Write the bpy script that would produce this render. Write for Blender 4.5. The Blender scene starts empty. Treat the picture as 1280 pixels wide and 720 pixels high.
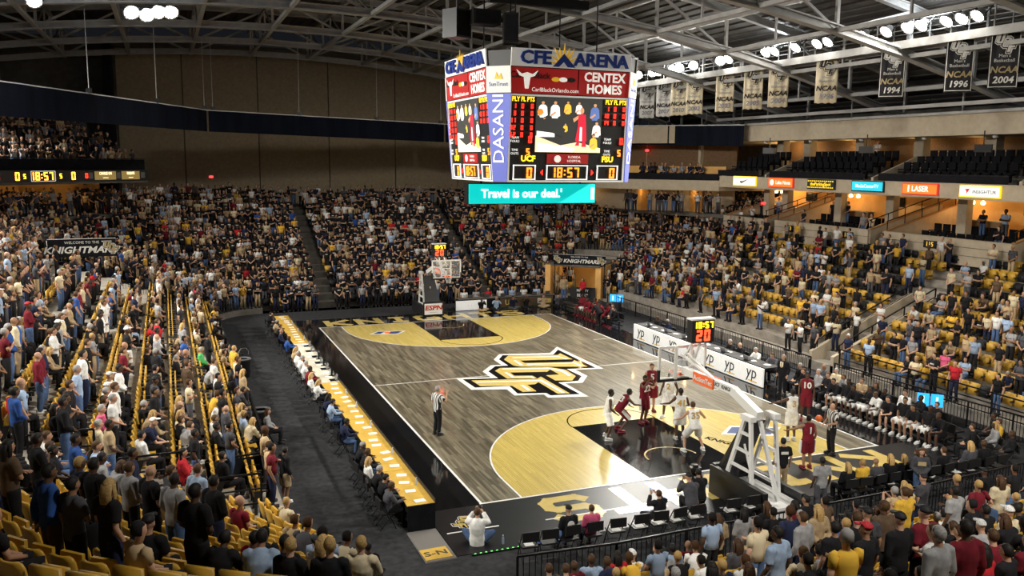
import bpy, bmesh, math, random
import numpy as np
from mathutils import Vector as V, Matrix
S = bpy.context.scene
COL = S.collection
PI = math.pi
R = math.radians
rnd = random.Random(7)

# ---------------------------------------------------------------- camera, world, lights, exposure
cam = bpy.data.objects.new('camera', bpy.data.cameras.new('camera'))
COL.objects.link(cam)
CX, CY, CZ = -15.912, -37.068, 10.070
AZ, EL, RO = .38432, -.14657, .01042
_f = V((math.sin(AZ)*math.cos(EL), math.cos(AZ)*math.cos(EL), math.sin(EL)))
_r = _f.cross(V((0, 0, 1))).normalized(); _u = _r.cross(_f)
_r2 = _r*math.cos(RO)+_u*math.sin(RO); _u2 = -_r*math.sin(RO)+_u*math.cos(RO)
cam.matrix_world = Matrix(((_r2.x, _u2.x, -_f.x, CX), (_r2.y, _u2.y, -_f.y, CY), (_r2.z, _u2.z, -_f.z, CZ), (0, 0, 0, 1)))
cam.data.sensor_width = 36; cam.data.lens = 36*1070.15/1280
cam.data.clip_start = .1; cam.data.clip_end = 400
S.camera = cam
w = bpy.data.worlds.new('world'); S.world = w; w.use_nodes = True
w.node_tree.nodes['Background'].inputs[0].default_value = (.6, .65, .8, 1)
w.node_tree.nodes['Background'].inputs[1].default_value = .012
S.view_settings.view_transform = 'Standard'; S.view_settings.look = 'None'
S.view_settings.gamma = 1; S.view_settings.use_curve_mapping = False
S.view_settings.exposure = 0.0
KW = 1.0
def spot(name, loc, aim, watts, angle, radius=.25, color=(1, .96, .86), blend=.6):
    d = bpy.data.lights.new(name, 'SPOT'); d.energy = watts*KW; d.spot_size = R(angle); d.spot_blend = blend
    d.shadow_soft_size = radius; d.color = color
    o = bpy.data.objects.new(name, d); COL.objects.link(o); o.location = loc
    o.rotation_euler = (V(aim)-V(loc)).to_track_quat('-Z', 'Y').to_euler()
    return o
def lamp(name, loc, watts, radius=.15, color=(1, .62, .25)):
    d = bpy.data.lights.new(name, 'POINT'); d.energy = watts*KW; d.shadow_soft_size = radius; d.color = color
    o = bpy.data.objects.new(name, d); COL.objects.link(o); o.location = loc
    return o
# floodlight heads on the two catwalks: (position, aim point, watts)
FLOODS = []
for y in (20.6, 19.8, 17.8, 17.0, 15.1, 14.3, 12.6, 9.6, 8.8, 5.2, 4.4, 2.6, .9, .1, -2.4, -3.9, -5.2, -6.0, -7.4, -8.2, -9.0):
    FLOODS.append(((17, y, 16.5), (0, y*.72, 0) if y < 9 else (-2, y-22, 0)))
for y in (22, 16, 11, 6, 1, -4, -9, -14):
    FLOODS.append(((-30, y, 15.2), (0, y*.75, 0)))
for i, (p, a) in enumerate(FLOODS):
    spot('flood', (p[0]-.25*(1 if p[0] > 0 else -1), p[1], p[2]-.12), a, (2100 if p[1] > 9 else 3100) if p[0] > 0 else 7900, 80, .36)
# added point lamps without fixtures, imitating floodlight spill on the roof steel
for p, e in (((17.5, 16, 17.1), 260), ((17.5, 5, 17.1), 260), ((17.5, -6, 17.1), 320), ((-17, 5.2, 17.2), 420), ((-20.9, 4.2, 17.4), 300)): lamp('steel_fill', p, e, .3, (.9, .95, 1))
# added fill spots without fixtures, brightening the stands from under the roof
for p, a, e in (((-9, -18, 17.5), (-20, -8, 2), 9000), ((-9, 0, 17.5), (-21, 4, 3), 3300), ((-8, -30, 17), (-15, -21, 2), 4200), ((-4, -36, 17), (3, -24, 3), 10000), ((5, -36, 16.5), (11, -23, 3), 10000),
                ((6, 0, 16.5), (19, -3, 3), 3800), ((6, 12, 16.5), (19, 10, 3), 2600), ((-4, 12, 17), (-4, 29, 3), 2800), ((6, 12, 16.5), (8, 29, 3), 2500), ((-10, 12, 17), (-18, 24, 3), 2200), ((6,-10,16.5),(16,-14,1.5),3600)):
    spot('stand_fill', p, a, e, 95, .5, (1, .95, .85), 1)

# ---------------------------------------------------------------- materials
MATS = {}
def nodes_of(m):
    m.use_nodes = True
    return m.node_tree.nodes, m.node_tree.links, m.node_tree.nodes['Principled BSDF']
def mat(name, col=(.5, .5, .5), rough=.6, metal=0, emit=0, var=0, scale=8, coat=0, spec=.5, stretch=None, alpha=1, trans=0):
    if name in MATS: return MATS[name]
    m = bpy.data.materials.new(name); n, l, b = nodes_of(m)
    b.inputs['Base Color'].default_value = (*col, 1); b.inputs['Roughness'].default_value = rough
    b.inputs['Metallic'].default_value = metal; b.inputs['Specular IOR Level'].default_value = spec
    b.inputs['Coat Weight'].default_value = coat; b.inputs['Coat Roughness'].default_value = .12
    b.inputs['Alpha'].default_value = alpha; b.inputs['Transmission Weight'].default_value = trans
    if emit:
        b.inputs['Emission Color'].default_value = (*col, 1); b.inputs['Emission Strength'].default_value = emit
    if var:
        tc = n.new('ShaderNodeTexCoord'); mp = n.new('ShaderNodeMapping'); nz = n.new('ShaderNodeTexNoise')
        mp.inputs['Scale'].default_value = stretch or (1, 1, 1); nz.inputs['Scale'].default_value = scale; nz.inputs['Detail'].default_value = 4
        hs = n.new('ShaderNodeMapRange'); hs.inputs[1].default_value = .3; hs.inputs[2].default_value = .7
        hs.inputs[3].default_value = 1-var; hs.inputs[4].default_value = 1+var
        mx = n.new('ShaderNodeMix'); mx.data_type = 'RGBA'; mx.blend_type = 'MULTIPLY'; mx.inputs[0].default_value = 1
        mx.inputs[6].default_value = (*col, 1)
        l.new(tc.outputs['Object'], mp.inputs[0]); l.new(mp.outputs[0], nz.inputs[0]); l.new(nz.outputs[0], hs.inputs[0])
        l.new(hs.outputs[0], mx.inputs[7]); l.new(mx.outputs[2], b.inputs['Base Color'])
    MATS[name] = m
    return m
def obmat(name, rough=.8, var=.12, scale=14, spec=.3, pattern=None):
    """colour from the object's own colour, with a little woven variation"""
    if name in MATS: return MATS[name]
    m = bpy.data.materials.new(name); n, l, b = nodes_of(m)
    b.inputs['Roughness'].default_value = rough; b.inputs['Specular IOR Level'].default_value = spec
    oi = n.new('ShaderNodeObjectInfo'); tc = n.new('ShaderNodeTexCoord')
    mx = n.new('ShaderNodeMix'); mx.data_type = 'RGBA'; mx.blend_type = 'MULTIPLY'; mx.inputs[0].default_value = 1
    hs = n.new('ShaderNodeMapRange'); hs.inputs[1].default_value = .35; hs.inputs[2].default_value = .65
    hs.inputs[3].default_value = 1-var; hs.inputs[4].default_value = 1+var
    nz = n.new('ShaderNodeTexNoise'); nz.inputs['Scale'].default_value = scale
    l.new(tc.outputs['Object'], nz.inputs[0]); l.new(nz.outputs[0], hs.inputs[0]); l.new(oi.outputs['Color'], mx.inputs[6])
    if pattern:
        wv = n.new('ShaderNodeTexWave'); wv.inputs['Scale'].default_value = pattern[1]; wv.bands_direction = pattern[0]
        hs.inputs[1].default_value = .45; hs.inputs[2].default_value = .55; hs.inputs[3].default_value = pattern[2]; hs.inputs[4].default_value = 1
        l.new(tc.outputs['Object'], wv.inputs[0]); l.new(wv.outputs[1], hs.inputs[0])
    l.new(hs.outputs[0], mx.inputs[7]); l.new(mx.outputs[2], b.inputs['Base Color'])
    MATS[name] = m
    return m
def wood(name, c1, c2, rough, coat, plank=.12, contrast=1):
    m = bpy.data.materials.new(name); n, l, b = nodes_of(m)
    b.inputs['Roughness'].default_value = rough; b.inputs['Coat Weight'].default_value = coat; b.inputs['Coat Roughness'].default_value = .06
    b.inputs['Specular IOR Level'].default_value = .5
    tc = n.new('ShaderNodeTexCoord')
    mp = n.new('ShaderNodeMapping'); mp.inputs['Rotation'].default_value = (0, 0, PI/2)
    br = n.new('ShaderNodeTexBrick'); br.inputs['Scale'].default_value = 1
    br.inputs['Brick Width'].default_value = 1.3; br.inputs['Row Height'].default_value = plank; br.inputs['Mortar Size'].default_value = .004
    br.inputs['Color1'].default_value = (*c1, 1); br.inputs['Color2'].default_value = (*c2, 1)
    br.inputs['Mortar'].default_value = tuple(x*.55 for x in c1)+(1,); br.inputs['Bias'].default_value = 0
    br.offset = .37
    mp2 = n.new('ShaderNodeMapping'); mp2.inputs['Scale'].default_value = (14, .5, 1)
    nz = n.new('ShaderNodeTexNoise'); nz.inputs['Scale'].default_value = 1; nz.inputs['Detail'].default_value = 6
    hs = n.new('ShaderNodeMapRange'); hs.inputs[1].default_value = .3; hs.inputs[2].default_value = .7
    hs.inputs[3].default_value = 1-.35*contrast; hs.inputs[4].default_value = 1+.35*contrast
    mx = n.new('ShaderNodeMix'); mx.data_type = 'RGBA'; mx.blend_type = 'MULTIPLY'; mx.inputs[0].default_value = 1
    l.new(tc.outputs['Object'], mp.inputs[0]); l.new(mp.outputs[0], br.inputs[0])
    l.new(tc.outputs['Object'], mp2.inputs[0]); l.new(mp2.outputs[0], nz.inputs[0]); l.new(nz.outputs[0], hs.inputs[0])
    l.new(br.outputs[0], mx.inputs[6]); l.new(hs.outputs[0], mx.inputs[7]); l.new(mx.outputs[2], b.inputs['Base Color'])
    MATS[name] = m
    return m
M_grey = wood('stained_wood', (.085, .072, .048), (.21, .182, .125), .3, .45, .12, 1.25)
M_maple = wood('maple', (.49, .375, .10), (.59, .45, .125), .27, .2, .08, .35)
M_blackfl = mat('black_gloss_paint', (.008, .008, .009), .08, spec=.6)
M_gold_fl = mat('gold_paint', (.64, .48, .15), .22, coat=.3, var=.08, scale=3)
M_white_fl = mat('white_paint', (.8, .79, .76), .3, coat=.4)
M_black = mat('black_plastic', (.012, .012, .013), .45)
M_blackm = mat('black_metal', (.014, .014, .016), .4, .6)
M_cloth_bk = mat('black_drape', (.010, .010, .013), .9, var=.3, scale=3, spec=.15)
M_navy = mat('navy_curtain', (.006, .008, .015), .9, var=.25, scale=2, spec=.1, stretch=(1, 1, .1))
M_carpet = mat('charcoal_carpet', (.028, .029, .032), .95, var=.35, scale=5, spec=.15)
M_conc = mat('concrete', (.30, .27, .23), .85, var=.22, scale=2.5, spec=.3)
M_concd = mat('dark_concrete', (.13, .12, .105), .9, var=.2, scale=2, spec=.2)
M_beige = mat('beige_wall', (.47, .40, .30), .85, var=.08, scale=3, spec=.2)
M_tan = mat('tan_acoustic_panel', (.34, .28, .19), .95, var=.12, scale=5, spec=.1)
M_amber = mat('amber_wall', (.75, .42, .13), .8, var=.1, scale=1.5)
M_steel = mat('grey_painted_steel', (.37, .37, .36), .55, .2, var=.15, scale=2)
M_steelw = mat('pale_painted_steel', (.50, .50, .50), .5, .1, var=.1, scale=2)
M_deck = mat('dark_roof_deck', (.07, .065, .06), .8, .1, var=.25, scale=1.5)
M_white = mat('white_enamel', (.78, .78, .77), .35)
M_paper = mat('white_paper', (.82, .82, .80), .8)
M_gold_cloth = mat('gold_tabletop', (.58, .36, .06), .5, var=.1, scale=4)
M_chrome = mat('chrome', (.7, .7, .72), .2, 1)
M_red = mat('red_panel', (.45, .02, .02), .5)
M_orange = mat('orange_paint', (.9, .16, .04), .5)
M_yellow_seat = mat('yellow_seat_plastic', (.55, .315, .035), .42, var=.12, scale=2)
M_black_seat = mat('black_seat_plastic', (.012, .012, .014), .6, spec=.3)
M_apron = mat('black_apron_paint', (.010, .010, .011), .34, spec=.22, var=.2, scale=1.5)
def emit(name, col, s): return mat(name, col, .5, emit=s)

# ---------------------------------------------------------------- mesh building helpers
class MB:
    def __init__(s): s.v = []; s.f = []; s.m = []; s.mats = []
    def mi(s, m):
        if m is None: return 0
        if m not in s.mats: s.mats.append(m)
        return s.mats.index(m)
    def add(s, vs, fs, m=None):
        o = len(s.v); s.v += [tuple(p) for p in vs]; k = s.mi(m)
        for f in fs: s.f.append([i+o for i in f]); s.m.append(k)
        return s
    def hexa(s, p, m=None):
        return s.add(p, [(3, 2, 1, 0), (4, 5, 6, 7), (0, 1, 5, 4), (1, 2, 6, 5), (2, 3, 7, 6), (3, 0, 4, 7)], m)
    def box(s, c, d, rz=0, m=None):
        x, y, z = d[0]/2, d[1]/2, d[2]/2; ca, sa = math.cos(rz), math.sin(rz)
        P = [(c[0]+a*ca-b*sa, c[1]+a*sa+b*ca, c[2]+e) for e in (-z, z) for a, b in ((-x, -y), (x, -y), (x, y), (-x, y))]
        return s.hexa(P, m)
    def bar(s, p, q, w, h=None, m=None, up=(0, 0, 1)):
        p, q = V(p), V(q); h = h or w; d = (q-p).normalized(); u = V(up)
        if abs(d.dot(u)) > .98: u = V((0, 1, 0))
        r = d.cross(u).normalized()*w/2; u = r.cross(d).normalized()*h/2
        P = [e+a*r+b*u for e in (p, q) for a, b in ((-1, -1), (1, -1), (1, 1), (-1, 1))]
        return s.hexa(P, m)
    def tube(s, pts, r, n=6, m=None, cap=True):
        pts = [V(p) for p in pts]; rs = r if isinstance(r, (list, tuple)) else [r]*len(pts)
        vs = []; prev = None
        for i, p in enumerate(pts):
            t = (pts[min(i+1, len(pts)-1)]-pts[max(i-1, 0)]).normalized()
            if prev is None:
                prev = t.cross(V((0, 0, 1)) if abs(t.z) < .9 else V((1, 0, 0))).normalized()
            a = (prev-t*prev.dot(t)).normalized(); b = t.cross(a); prev = a
            for k in range(n): vs.append(p+(a*math.cos(2*PI*k/n)+b*math.sin(2*PI*k/n))*rs[i])
        fs = [(i*n+k, i*n+(k+1) % n, (i+1)*n+(k+1) % n, (i+1)*n+k) for i in range(len(pts)-1) for k in range(n)]
        if cap: fs += [tuple(range(n))[::-1], tuple(range((len(pts)-1)*n, len(pts)*n))]
        return s.add(vs, fs, m)
    def prism(s, poly, z0, z1, m=None):
        n = len(poly)
        vs = [(x, y, z0) for x, y in poly]+[(x, y, z1) for x, y in poly]
        a = sum(poly[i][0]*poly[(i+1) % n][1]-poly[(i+1) % n][0]*poly[i][1] for i in range(n))
        fs = [(i, (i+1) % n, n+(i+1) % n, n+i) for i in range(n)]+[tuple(range(n))[::-1], tuple(range(n, 2*n))]
        if a < 0: fs = [f[::-1] for f in fs]
        return s.add(vs, fs, m)
    def lathe(s, prof, c, n=12, m=None):
        vs = [(c[0]+r*math.cos(2*PI*k/n), c[1]+r*math.sin(2*PI*k/n), c[2]+z) for r, z in prof for k in range(n)]
        fs = [(i*n+k, i*n+(k+1) % n, (i+1)*n+(k+1) % n, (i+1)*n+k) for i in range(len(prof)-1) for k in range(n)]
        fs += [tuple(range(n))[::-1], tuple(range((len(prof)-1)*n, len(prof)*n))]
        return s.add(vs, fs, m)
    def mesh(s, name, m=None, smooth=False):
        me = bpy.data.meshes.new(name); me.from_pydata(s.v, [], s.f)
        for x in (s.mats or ([m] if m else [])): me.materials.append(x)
        if len(s.mats) > 1: me.polygons.foreach_set('material_index', s.m)
        if smooth: me.polygons.foreach_set('use_smooth', [True]*len(s.f))
        return me
    def build(s, name, m=None, parent=None, smooth=False):
        return link(name, s.mesh(name, m, smooth), parent)
def link(name, data, parent=None, loc=None, rz=None):
    o = bpy.data.objects.new(name, data); COL.objects.link(o)
    if parent: o.parent = parent
    if loc is not None: o.location = loc
    if rz is not None: o.rotation_euler = (0, 0, rz)
    return o
def tag(o, label=None, cat=None, group=None, kind=None):
    for k, x in (('label', label), ('category', cat), ('group', group), ('kind', kind)):
        if x: o[k] = x
    return o
def thing(name, label, cat, loc=(0, 0, 0), rz=0, group=None):
    return tag(link(name, None, None, loc, rz), label, cat, group)
def struct(o): o['kind'] = 'structure'; return o
def copy_tree(o, parent=None):
    c = o.copy(); COL.objects.link(c); c.parent = parent
    for ch in o.children: copy_tree(ch, c)
    return c
def text(name, body, size, m, parent=None, loc=(0, 0, 0), rot=(PI/2, 0, 0), bold=0, ext=.004, shear=0, align='CENTER', sx=1, space=1):
    c = bpy.data.curves.new(name, 'FONT'); c.body = body; c.size = size; c.extrude = ext; c.offset = bold*size
    c.align_x = align; c.align_y = 'CENTER'; c.shear = shear; c.resolution_u = 2; c.space_character = space
    t = bpy.data.objects.new('lettering_source', c); me = bpy.data.meshes.new_from_object(t)
    bpy.data.objects.remove(t); bpy.data.curves.remove(c)
    me.materials.clear(); me.materials.append(m)
    o = link(name, me, parent); o.location = loc; o.rotation_euler = rot; o.scale = (sx, 1, 1)
    return o
SEGS = {'0': 'abcdef', '1': 'bc', '2': 'abged', '3': 'abgcd', '4': 'fgbc', '5': 'afgcd', '6': 'afgedc', '7': 'abc', '8': 'abcdefg', '9': 'abcdfg', ' ': '', '-': 'g'}
def seg(mb, s, c, h, r=(1, 0, 0), u=(0, 0, 1), n=(0, -1, 0), wf=.55, th=.16, m=None):
    """lit seven-segment digits centred on c; r, u, n: the panel's right, up and outward directions"""
    c, r, u, n = V(c), V(r), V(u), V(n)
    w_, t = h*wf, h*th; step = w_*1.35
    tot = sum(step*.5 if q == ':' else step for q in s); x = -tot/2
    def rect(cx, cy, a, b):
        o = c+r*cx+u*cy
        P = [o+r*i*a/2+u*j*b/2+n*k for k in (-.01, .02) for i, j in ((-1, -1), (1, -1), (1, 1), (-1, 1))]
        mb.hexa(P, m)
    for q in s:
        if q == ':':
            for j in (-.2, .2): rect(x+step*.25, j*h, t, t)
            x += step*.5; continue
        k = x+step/2
        for g in SEGS[q]:
            if g in 'agd': rect(k, {'a': h/2-t/2, 'g': 0, 'd': -h/2+t/2}[g], w_-t*.6, t)
            else: rect(k+(w_/2-t/2)*(1 if g in 'bc' else -1), h/4*(1 if g in 'bf' else -1), t, h/2-t*.3)
        x += step
ORD = ['first', 'second', 'third', 'fourth', 'fifth', 'sixth', 'seventh', 'eighth', 'ninth', 'tenth', 'eleventh', 'twelfth', 'thirteenth', 'fourteenth', 'fifteenth', 'sixteenth', 'seventeenth', 'eighteenth', 'nineteenth', 'twentieth']
def nth(i):
    if i < 20: return ORD[i]
    t = ['twenty', 'thirty', 'forty', 'fifty', 'sixty', 'seventy', 'eighty', 'ninety'][(i+1)//10-2]
    r = (i+1) % 10
    return t[:-1]+'ieth' if r == 0 else t+'-'+ORD[r-1]
# ---------------------------------------------------------------- floor and court
struct(MB().box((.5, 0, -.15), (70, 100, .3)).build('floor', M_carpet))
court = struct(MB().box((.1, -.1, .004), (18.9, 34.4, .016)).build('court_floor', M_blackfl))
def flat(name, poly, z, m, parent=court): return MB().prism(poly, z-.002, z, m).build(name, m, parent)
def rect(x0, y0, x1, y1): return [(x0, y0), (x1, y0), (x1, y1), (x0, y1)]
CXH, CYH = 7.62, 14.325
flat('near_apron', rect(-9.35, -17.3, 9.55, -14.36), .0145, M_apron); flat('far_apron', rect(-9.35, 14.36, 9.55, 17.1), .0145, M_blackfl)
flat('stained_surface', rect(-CXH, -CYH, CXH, CYH), .014, M_grey)
def arc(cx, cy, r, a0, a1, n=40): return [(cx+r*math.cos(R(a0+(a1-a0)*i/n)), cy+r*math.sin(R(a0+(a1-a0)*i/n))) for i in range(n+1)]
def ribbon(name, pts, wd, z, m):
    mb = MB()
    for i in range(len(pts)-1):
        p, q = V((*pts[i], 0)), V((*pts[i+1], 0)); d = (q-p); ln = d.length
        mb.box(((p.x+q.x)/2, (p.y+q.y)/2, z-.001), (ln+wd*.3, wd, .002), math.atan2(d.y, d.x))
    return mb.build(name, m, court)
for sgn in (-1, 1):
    by = sgn*CYH; hy = sgn*12.73
    a = [(x, y*sgn) for x, y in [(6.32, CYH)]+arc(0, 12.73, 6.32, 0, -180, 48)+[(-6.32, CYH)]]
    flat('three_point_area', a, .017, M_maple)
    ribbon('three_point_line', a, .06, .022, M_white_fl)
    flat('painted_lane', rect(-1.83, min(by, sgn*8.535), 1.83, max(by, sgn*8.535)), .020, M_blackfl)
    ribbon('free_throw_arc', [(x, y*sgn) for x, y in arc(0, 8.535, 1.83, 0, -180)], .05, .022, M_blackfl)
    ribbon('restricted_arc', [(x, y*sgn) for x, y in arc(0, 12.73, .95, 0, -180)], .06, .024, M_gold_fl)
    ribbon('baseline', [(-CXH-.05, by), (CXH+.05, by)], .08, .025, M_white_fl)
for x in (-CXH, CXH): ribbon('sideline', [(x, -CYH), (x, CYH)], .08, .024, M_white_fl)
ribbon('center_line', [(-CXH, 0), (CXH, 0)], .06, .019, M_white_fl)
for s in (-1, 1):
    ribbon('coaching_line', [(CXH, s*5.8), (CXH-1.1, s*5.8)], .05, .022, M_white_fl)
for x0, x1 in ((-9.2, -7.7), (-6.3, -4.1), (-3.4, -2.2)): ribbon('photo_line', [(x0, -15.95-.1*(x0 > -7)), (x1, -15.95-.1*(x0 > -7))], .06, .022, M_white_fl)
LG = {
'white': [(3.69, 4.72), (3.74, -0.59), (2.33, -0.33), (2.34, -1.62), (1.55, -2.69), (0.74, -2.52), (0.74, -4.88), (-0.99, -4.46), (-0.96, -3.94), (-2.22, -3.64), (-2.16, -2.59), (-3.68, -2.13), (-3.68, 0.08), (-2.09, -0.34), (-2.06, 0.86), (-1.24, 1.92), (-0.72, 1.8), (-0.67, 3.02), (0.04, 4.08), (2.7, 3.46)] ,
'black': [(3.45, 4.07), (3.46, -0.32), (1.98, -0.07), (2.05, -1.57), (1.51, -2.32), (0.51, -2.27), (0.55, -4.42), (-0.74, -4.17), (-0.76, -3.76), (-1.98, -3.4), (-1.85, -2.11), (-3.4, -1.83), (-3.45, -0.25), (-1.82, -0.61), (-1.8, 0.76), (-1.11, 1.65), (-0.45, 1.56), (-0.4, 2.98), (0.13, 3.8), (2.68, 3.03)] ,
'u': [(-0.18, 2.84), (0.37, 3.62), (2.88, 2.89), (3.17, 3.2), (3.19, 1.72), (0.52, 2.36), (0.54, 1.78), (2.89, 1.18), (3.19, 1.51), (3.19, 0.02), (0.02, 1.14), (-0.21, 1.48)] ,
'c': [(-1.46, 0.77), (-1.01, 1.23), (1.36, 0.58), (1.88, -0.2), (1.79, -1.5), (1.27, -2.18), (0.52, -1.91), (0.52, -0.87), (1.18, -0.95), (1.18, 0.1), (0.85, -0.26), (-0.89, 0.2), (-0.93, -0.45), (-0.11, -0.72), (-0.1, -1.25), (-1.46, -0.84)] ,
'f': [(-3.15, -0.6), (-1.51, -0.97), (-0.16, -1.35), (0.18, -1.02), (0.19, -4.19), (-0.34, -4.04), (-0.34, -1.94), (-0.63, -2.22), (-1.01, -2.22), (-1.05, -3.35), (-1.68, -3.25), (-1.72, -2.11), (-3.1, -1.68)] ,
'h0': [(0.41, 3.18), (2.76, 2.63), (3.01, 1.87), (2.86, 1.86), (2.65, 2.48), (0.4, 3.0)] ,
'h1': [(0.19, 2.48), (0.33, 2.49), (0.31, 1.43), (0.14, 1.43)] ,
'h1b': [(0.56, 1.54), (2.99, 1.02), (3.02, 0.16), (2.88, 0.16), (2.85, 0.87), (0.49, 1.37)] ,
'h2': [(-0.95, 1.05), (1.23, 0.44), (1.73, -0.23), (1.68, -1.25), (1.45, -1.38), (1.51, -0.49), (1.16, 0.27), (-1.04, 0.89)] ,
'h3': [(-1.15, 0.27), (-1.02, 0.28), (-1.02, -0.67), (-0.2, -0.86), (-0.18, -1.22), (-0.31, -1.2), (-0.32, -1.0), (-1.18, -0.76)] ,
'h4': [(-3.06, -0.88), (-0.2, -1.58), (-0.01, -1.53), (0.06, -3.96), (-0.11, -3.99), (-0.19, -1.78), (-3.04, -1.07)] ,
'h5': [(-1.34, -2.15), (-1.19, -2.16), (-1.21, -3.09), (-1.38, -3.12)] ,
}
flat('logo_outline', LG['white'], .021, M_white_fl); flat('logo_black_layer', LG['black'], .024, M_blackfl)  # printed layers: white outline with a black shape inside it
for k in 'ucf': flat('logo_letter', LG[k], .027, M_gold_fl)
for k in LG:
    if k[0] == 'h': flat('logo_inner_line', LG[k], .030, M_white_fl)  # thin white lines printed inside the letters
# block letters on both end aprons (octagonal sports lettering)
BL = {'S': [[(4, 5.6), (3.4, 6.4), (.6, 6.4), (0, 5.6), (0, 4.2), (.6, 3.4), (3.4, 3.4), (4, 2.8), (4, 1.2), (3.4, .4), (.6, .4), (0, 1.2)]],
 'T': [[(-.2, 6.4), (4.2, 6.4)], [(2, 6.4), (2, 0)]], 'H': [[(0, 0), (0, 6.8)], [(4, 0), (4, 6.8)], [(0, 3.4), (4, 3.4)]],
 'G': [[(4, 5.4), (3.4, 6.4), (.6, 6.4), (0, 5.6), (0, 1.2), (.6, .4), (3.4, .4), (4, 1.2), (4, 3), (2.2, 3)]], 'I': [[(2, 0), (2, 6.8)], [(.8, 6.4), (3.2, 6.4)], [(.8, .4), (3.2, .4)]],
 'N': [[(0, 0), (0, 6.8)], [(0, 6.4), (4, .4)], [(4, 0), (4, 6.8)]], 'K': [[(0, 0), (0, 6.8)], [(4, 6.6), (.4, 3.4), (4, .2)]]}
def blocks(word, x0, y0, wd, ht, sgn):
    """sgn -1: read from the far side (letters turned round)"""
    for i, ch in enumerate(word):
        mb = MB(); zz = .016
        for pl in BL[ch]:
            for a, b in zip(pl, pl[1:]):
                P = [V((x0+sgn*(i*wd*1.28+px/4*wd*.82), y0+sgn*py/6.8*ht, 0)) for px, py in (a, b)]
                d = P[1]-P[0]
                mb.box(((P[0].x+P[1].x)/2, (P[0].y+P[1].y)/2, zz), (d.length+.28, .4, .003), math.atan2(d.y, d.x)); zz += .0004
        mb.build('apron_letter', M_gold_fl, court)
blocks('KNIGHTS', 6.9, -14.72, 1.5, 1.6, -1); 
blocks('KNIGHTS', -6.9, 14.75, 1.5, 1.6, 1)
def decal(x, y, rot, s):
    c_, s_ = math.cos(rot)*s, math.sin(rot)*s
    T = lambda P: [(x+a*c_-b*s_, y+a*s_+b*c_) for a, b in P]
    flat('court_decal', T([(-1.25, -.55), (.7, -.55), (1.25, .55), (-.7, .55)]), .020, M_white_fl)
    flat('court_decal', T([(-1.0, -.4), (-.2, -.4), (-.05, .4), (-.65, .4)]), .023, mat('decal_blue', (.03, .06, .2), .3))
    flat('court_decal', T([(.2, -.4), (.65, -.4), (1.0, .4), (.5, .4)]), .023, mat('decal_blue', (.03, .06, .2), .3))
    flat('court_decal', T([(-.2, -.1), (.0, -.35), (.25, -.1), (.2, .25), (-.05, .3)]), .026, M_orange)
decal(4.4, -11.3, R(-25), 1.0); decal(-4.1, 11.6, R(165), .85)
text('court_lettering', 'KNIGHTS', .42, M_blackfl, court, (2.65, -12.2, .021), (0, 0, R(-65)), .03, .001)
# ---------------------------------------------------------------- stepped stands
D, H = .95, .4
NR = 16
CN = {'fl': (-10.3, 17.5, 3.0, 90, 180), 'fr': (10.6, 17.5, 3.0, 0, 90), 'nr': (8.6, -15.6, 5.0, 270, 360), 'nl': (-8.3, -15.2, 5.0, 180, 222)}
Z0 = {'left': .75, 'far': .0, 'right': .45, 'near': .1, 'fl': .35, 'fr': .2, 'nr': .3, 'nl': .85}
NROW = {'left': 16, 'far': 16, 'right': 11, 'near': 19, 'fl': 16, 'fr': 16, 'nr': 14, 'nl': 16}
def place(sec, k, t, off=0):
    """point on row k of a section, t along it (metres, or degrees in a corner), off metres behind the row's front edge"""
    o = k*D+off; z = Z0[sec]+k*H
    if sec == 'left': return V((-13.3-o, t, z)), (1, 0)
    if sec == 'right': return V((13.6+o, t, z)), (-1, 0)
    if sec == 'far': return V((t, 20.5+o, z)), (0, -1)
    if sec == 'near': return V((t, -20.6-o, z)), (0, 1)
    cx, cy, r0, _a, _b = CN[sec]; a = R(t)
    return V((cx+(r0+o)*math.cos(a), cy+(r0+o)*math.sin(a), z)), (-math.cos(a), -math.sin(a))
SPAN = {'left': (-15.2, 17.5), 'right': (-15.6, 17.5), 'far': (-10.3, 10.6), 'near': (-8.3, 8.6), 'fl': (90, 180), 'fr': (0, 90), 'nr': (270, 360), 'nl': (180, 222)}
def span(sec, k): return (180, min(243, 220+5.5*k)) if sec == 'nl' else SPAN[sec]
for sec, nm in (('left', 'floor_stand_west'), ('right', 'floor_stand_east'), ('far', 'floor_stand_north'), ('near', 'floor_stand_south'), ('fl', 'floor_stand_northwest'), ('fr', 'floor_stand_northeast'), ('nr', 'floor_stand_southeast'), ('nl', 'floor_stand_southwest')):
    base = None; t0, t1 = SPAN[sec]; corner = sec in CN
    n = max(1, int((t1-t0)/6)) if corner else 1
    for k in range(NROW[sec]):
        mb = MB(); z1 = Z0[sec]+k*H; t0, t1 = span(sec, k); n = max(1, int((t1-t0)/6)) if corner else 1
        for i in range(n):
            a, b = t0+(t1-t0)*i/n, t0+(t1-t0)*(i+1)/n
            if sec == 'fr' and 30 < (a+b)/2 < 60 and k < 6: continue      # players' tunnel
            P = [place(sec, k, a)[0], place(sec, k, b)[0], place(sec, k, b, D+.05)[0], place(sec, k, a, D+.05)[0]]
            zb = max(-.1, z1-1.2)
            mb.hexa([(p.x, p.y, zb) for p in P]+[(p.x, p.y, z1) for p in P] if (P[1]-P[0]).cross(P[2]-P[1]).z > 0 else [(p.x, p.y, zb) for p in P[::-1]]+[(p.x, p.y, z1) for p in P[::-1]])
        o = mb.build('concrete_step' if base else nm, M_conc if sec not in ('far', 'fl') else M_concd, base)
        if base is None: base = struct(o)
struct(MB().box((-13.27, 1.1, .36), (.06, 32.6, .74)).build('wall_stand_front', mat('dark_front_panel', (.03, .03, .032), .7, var=.2)))
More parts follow.
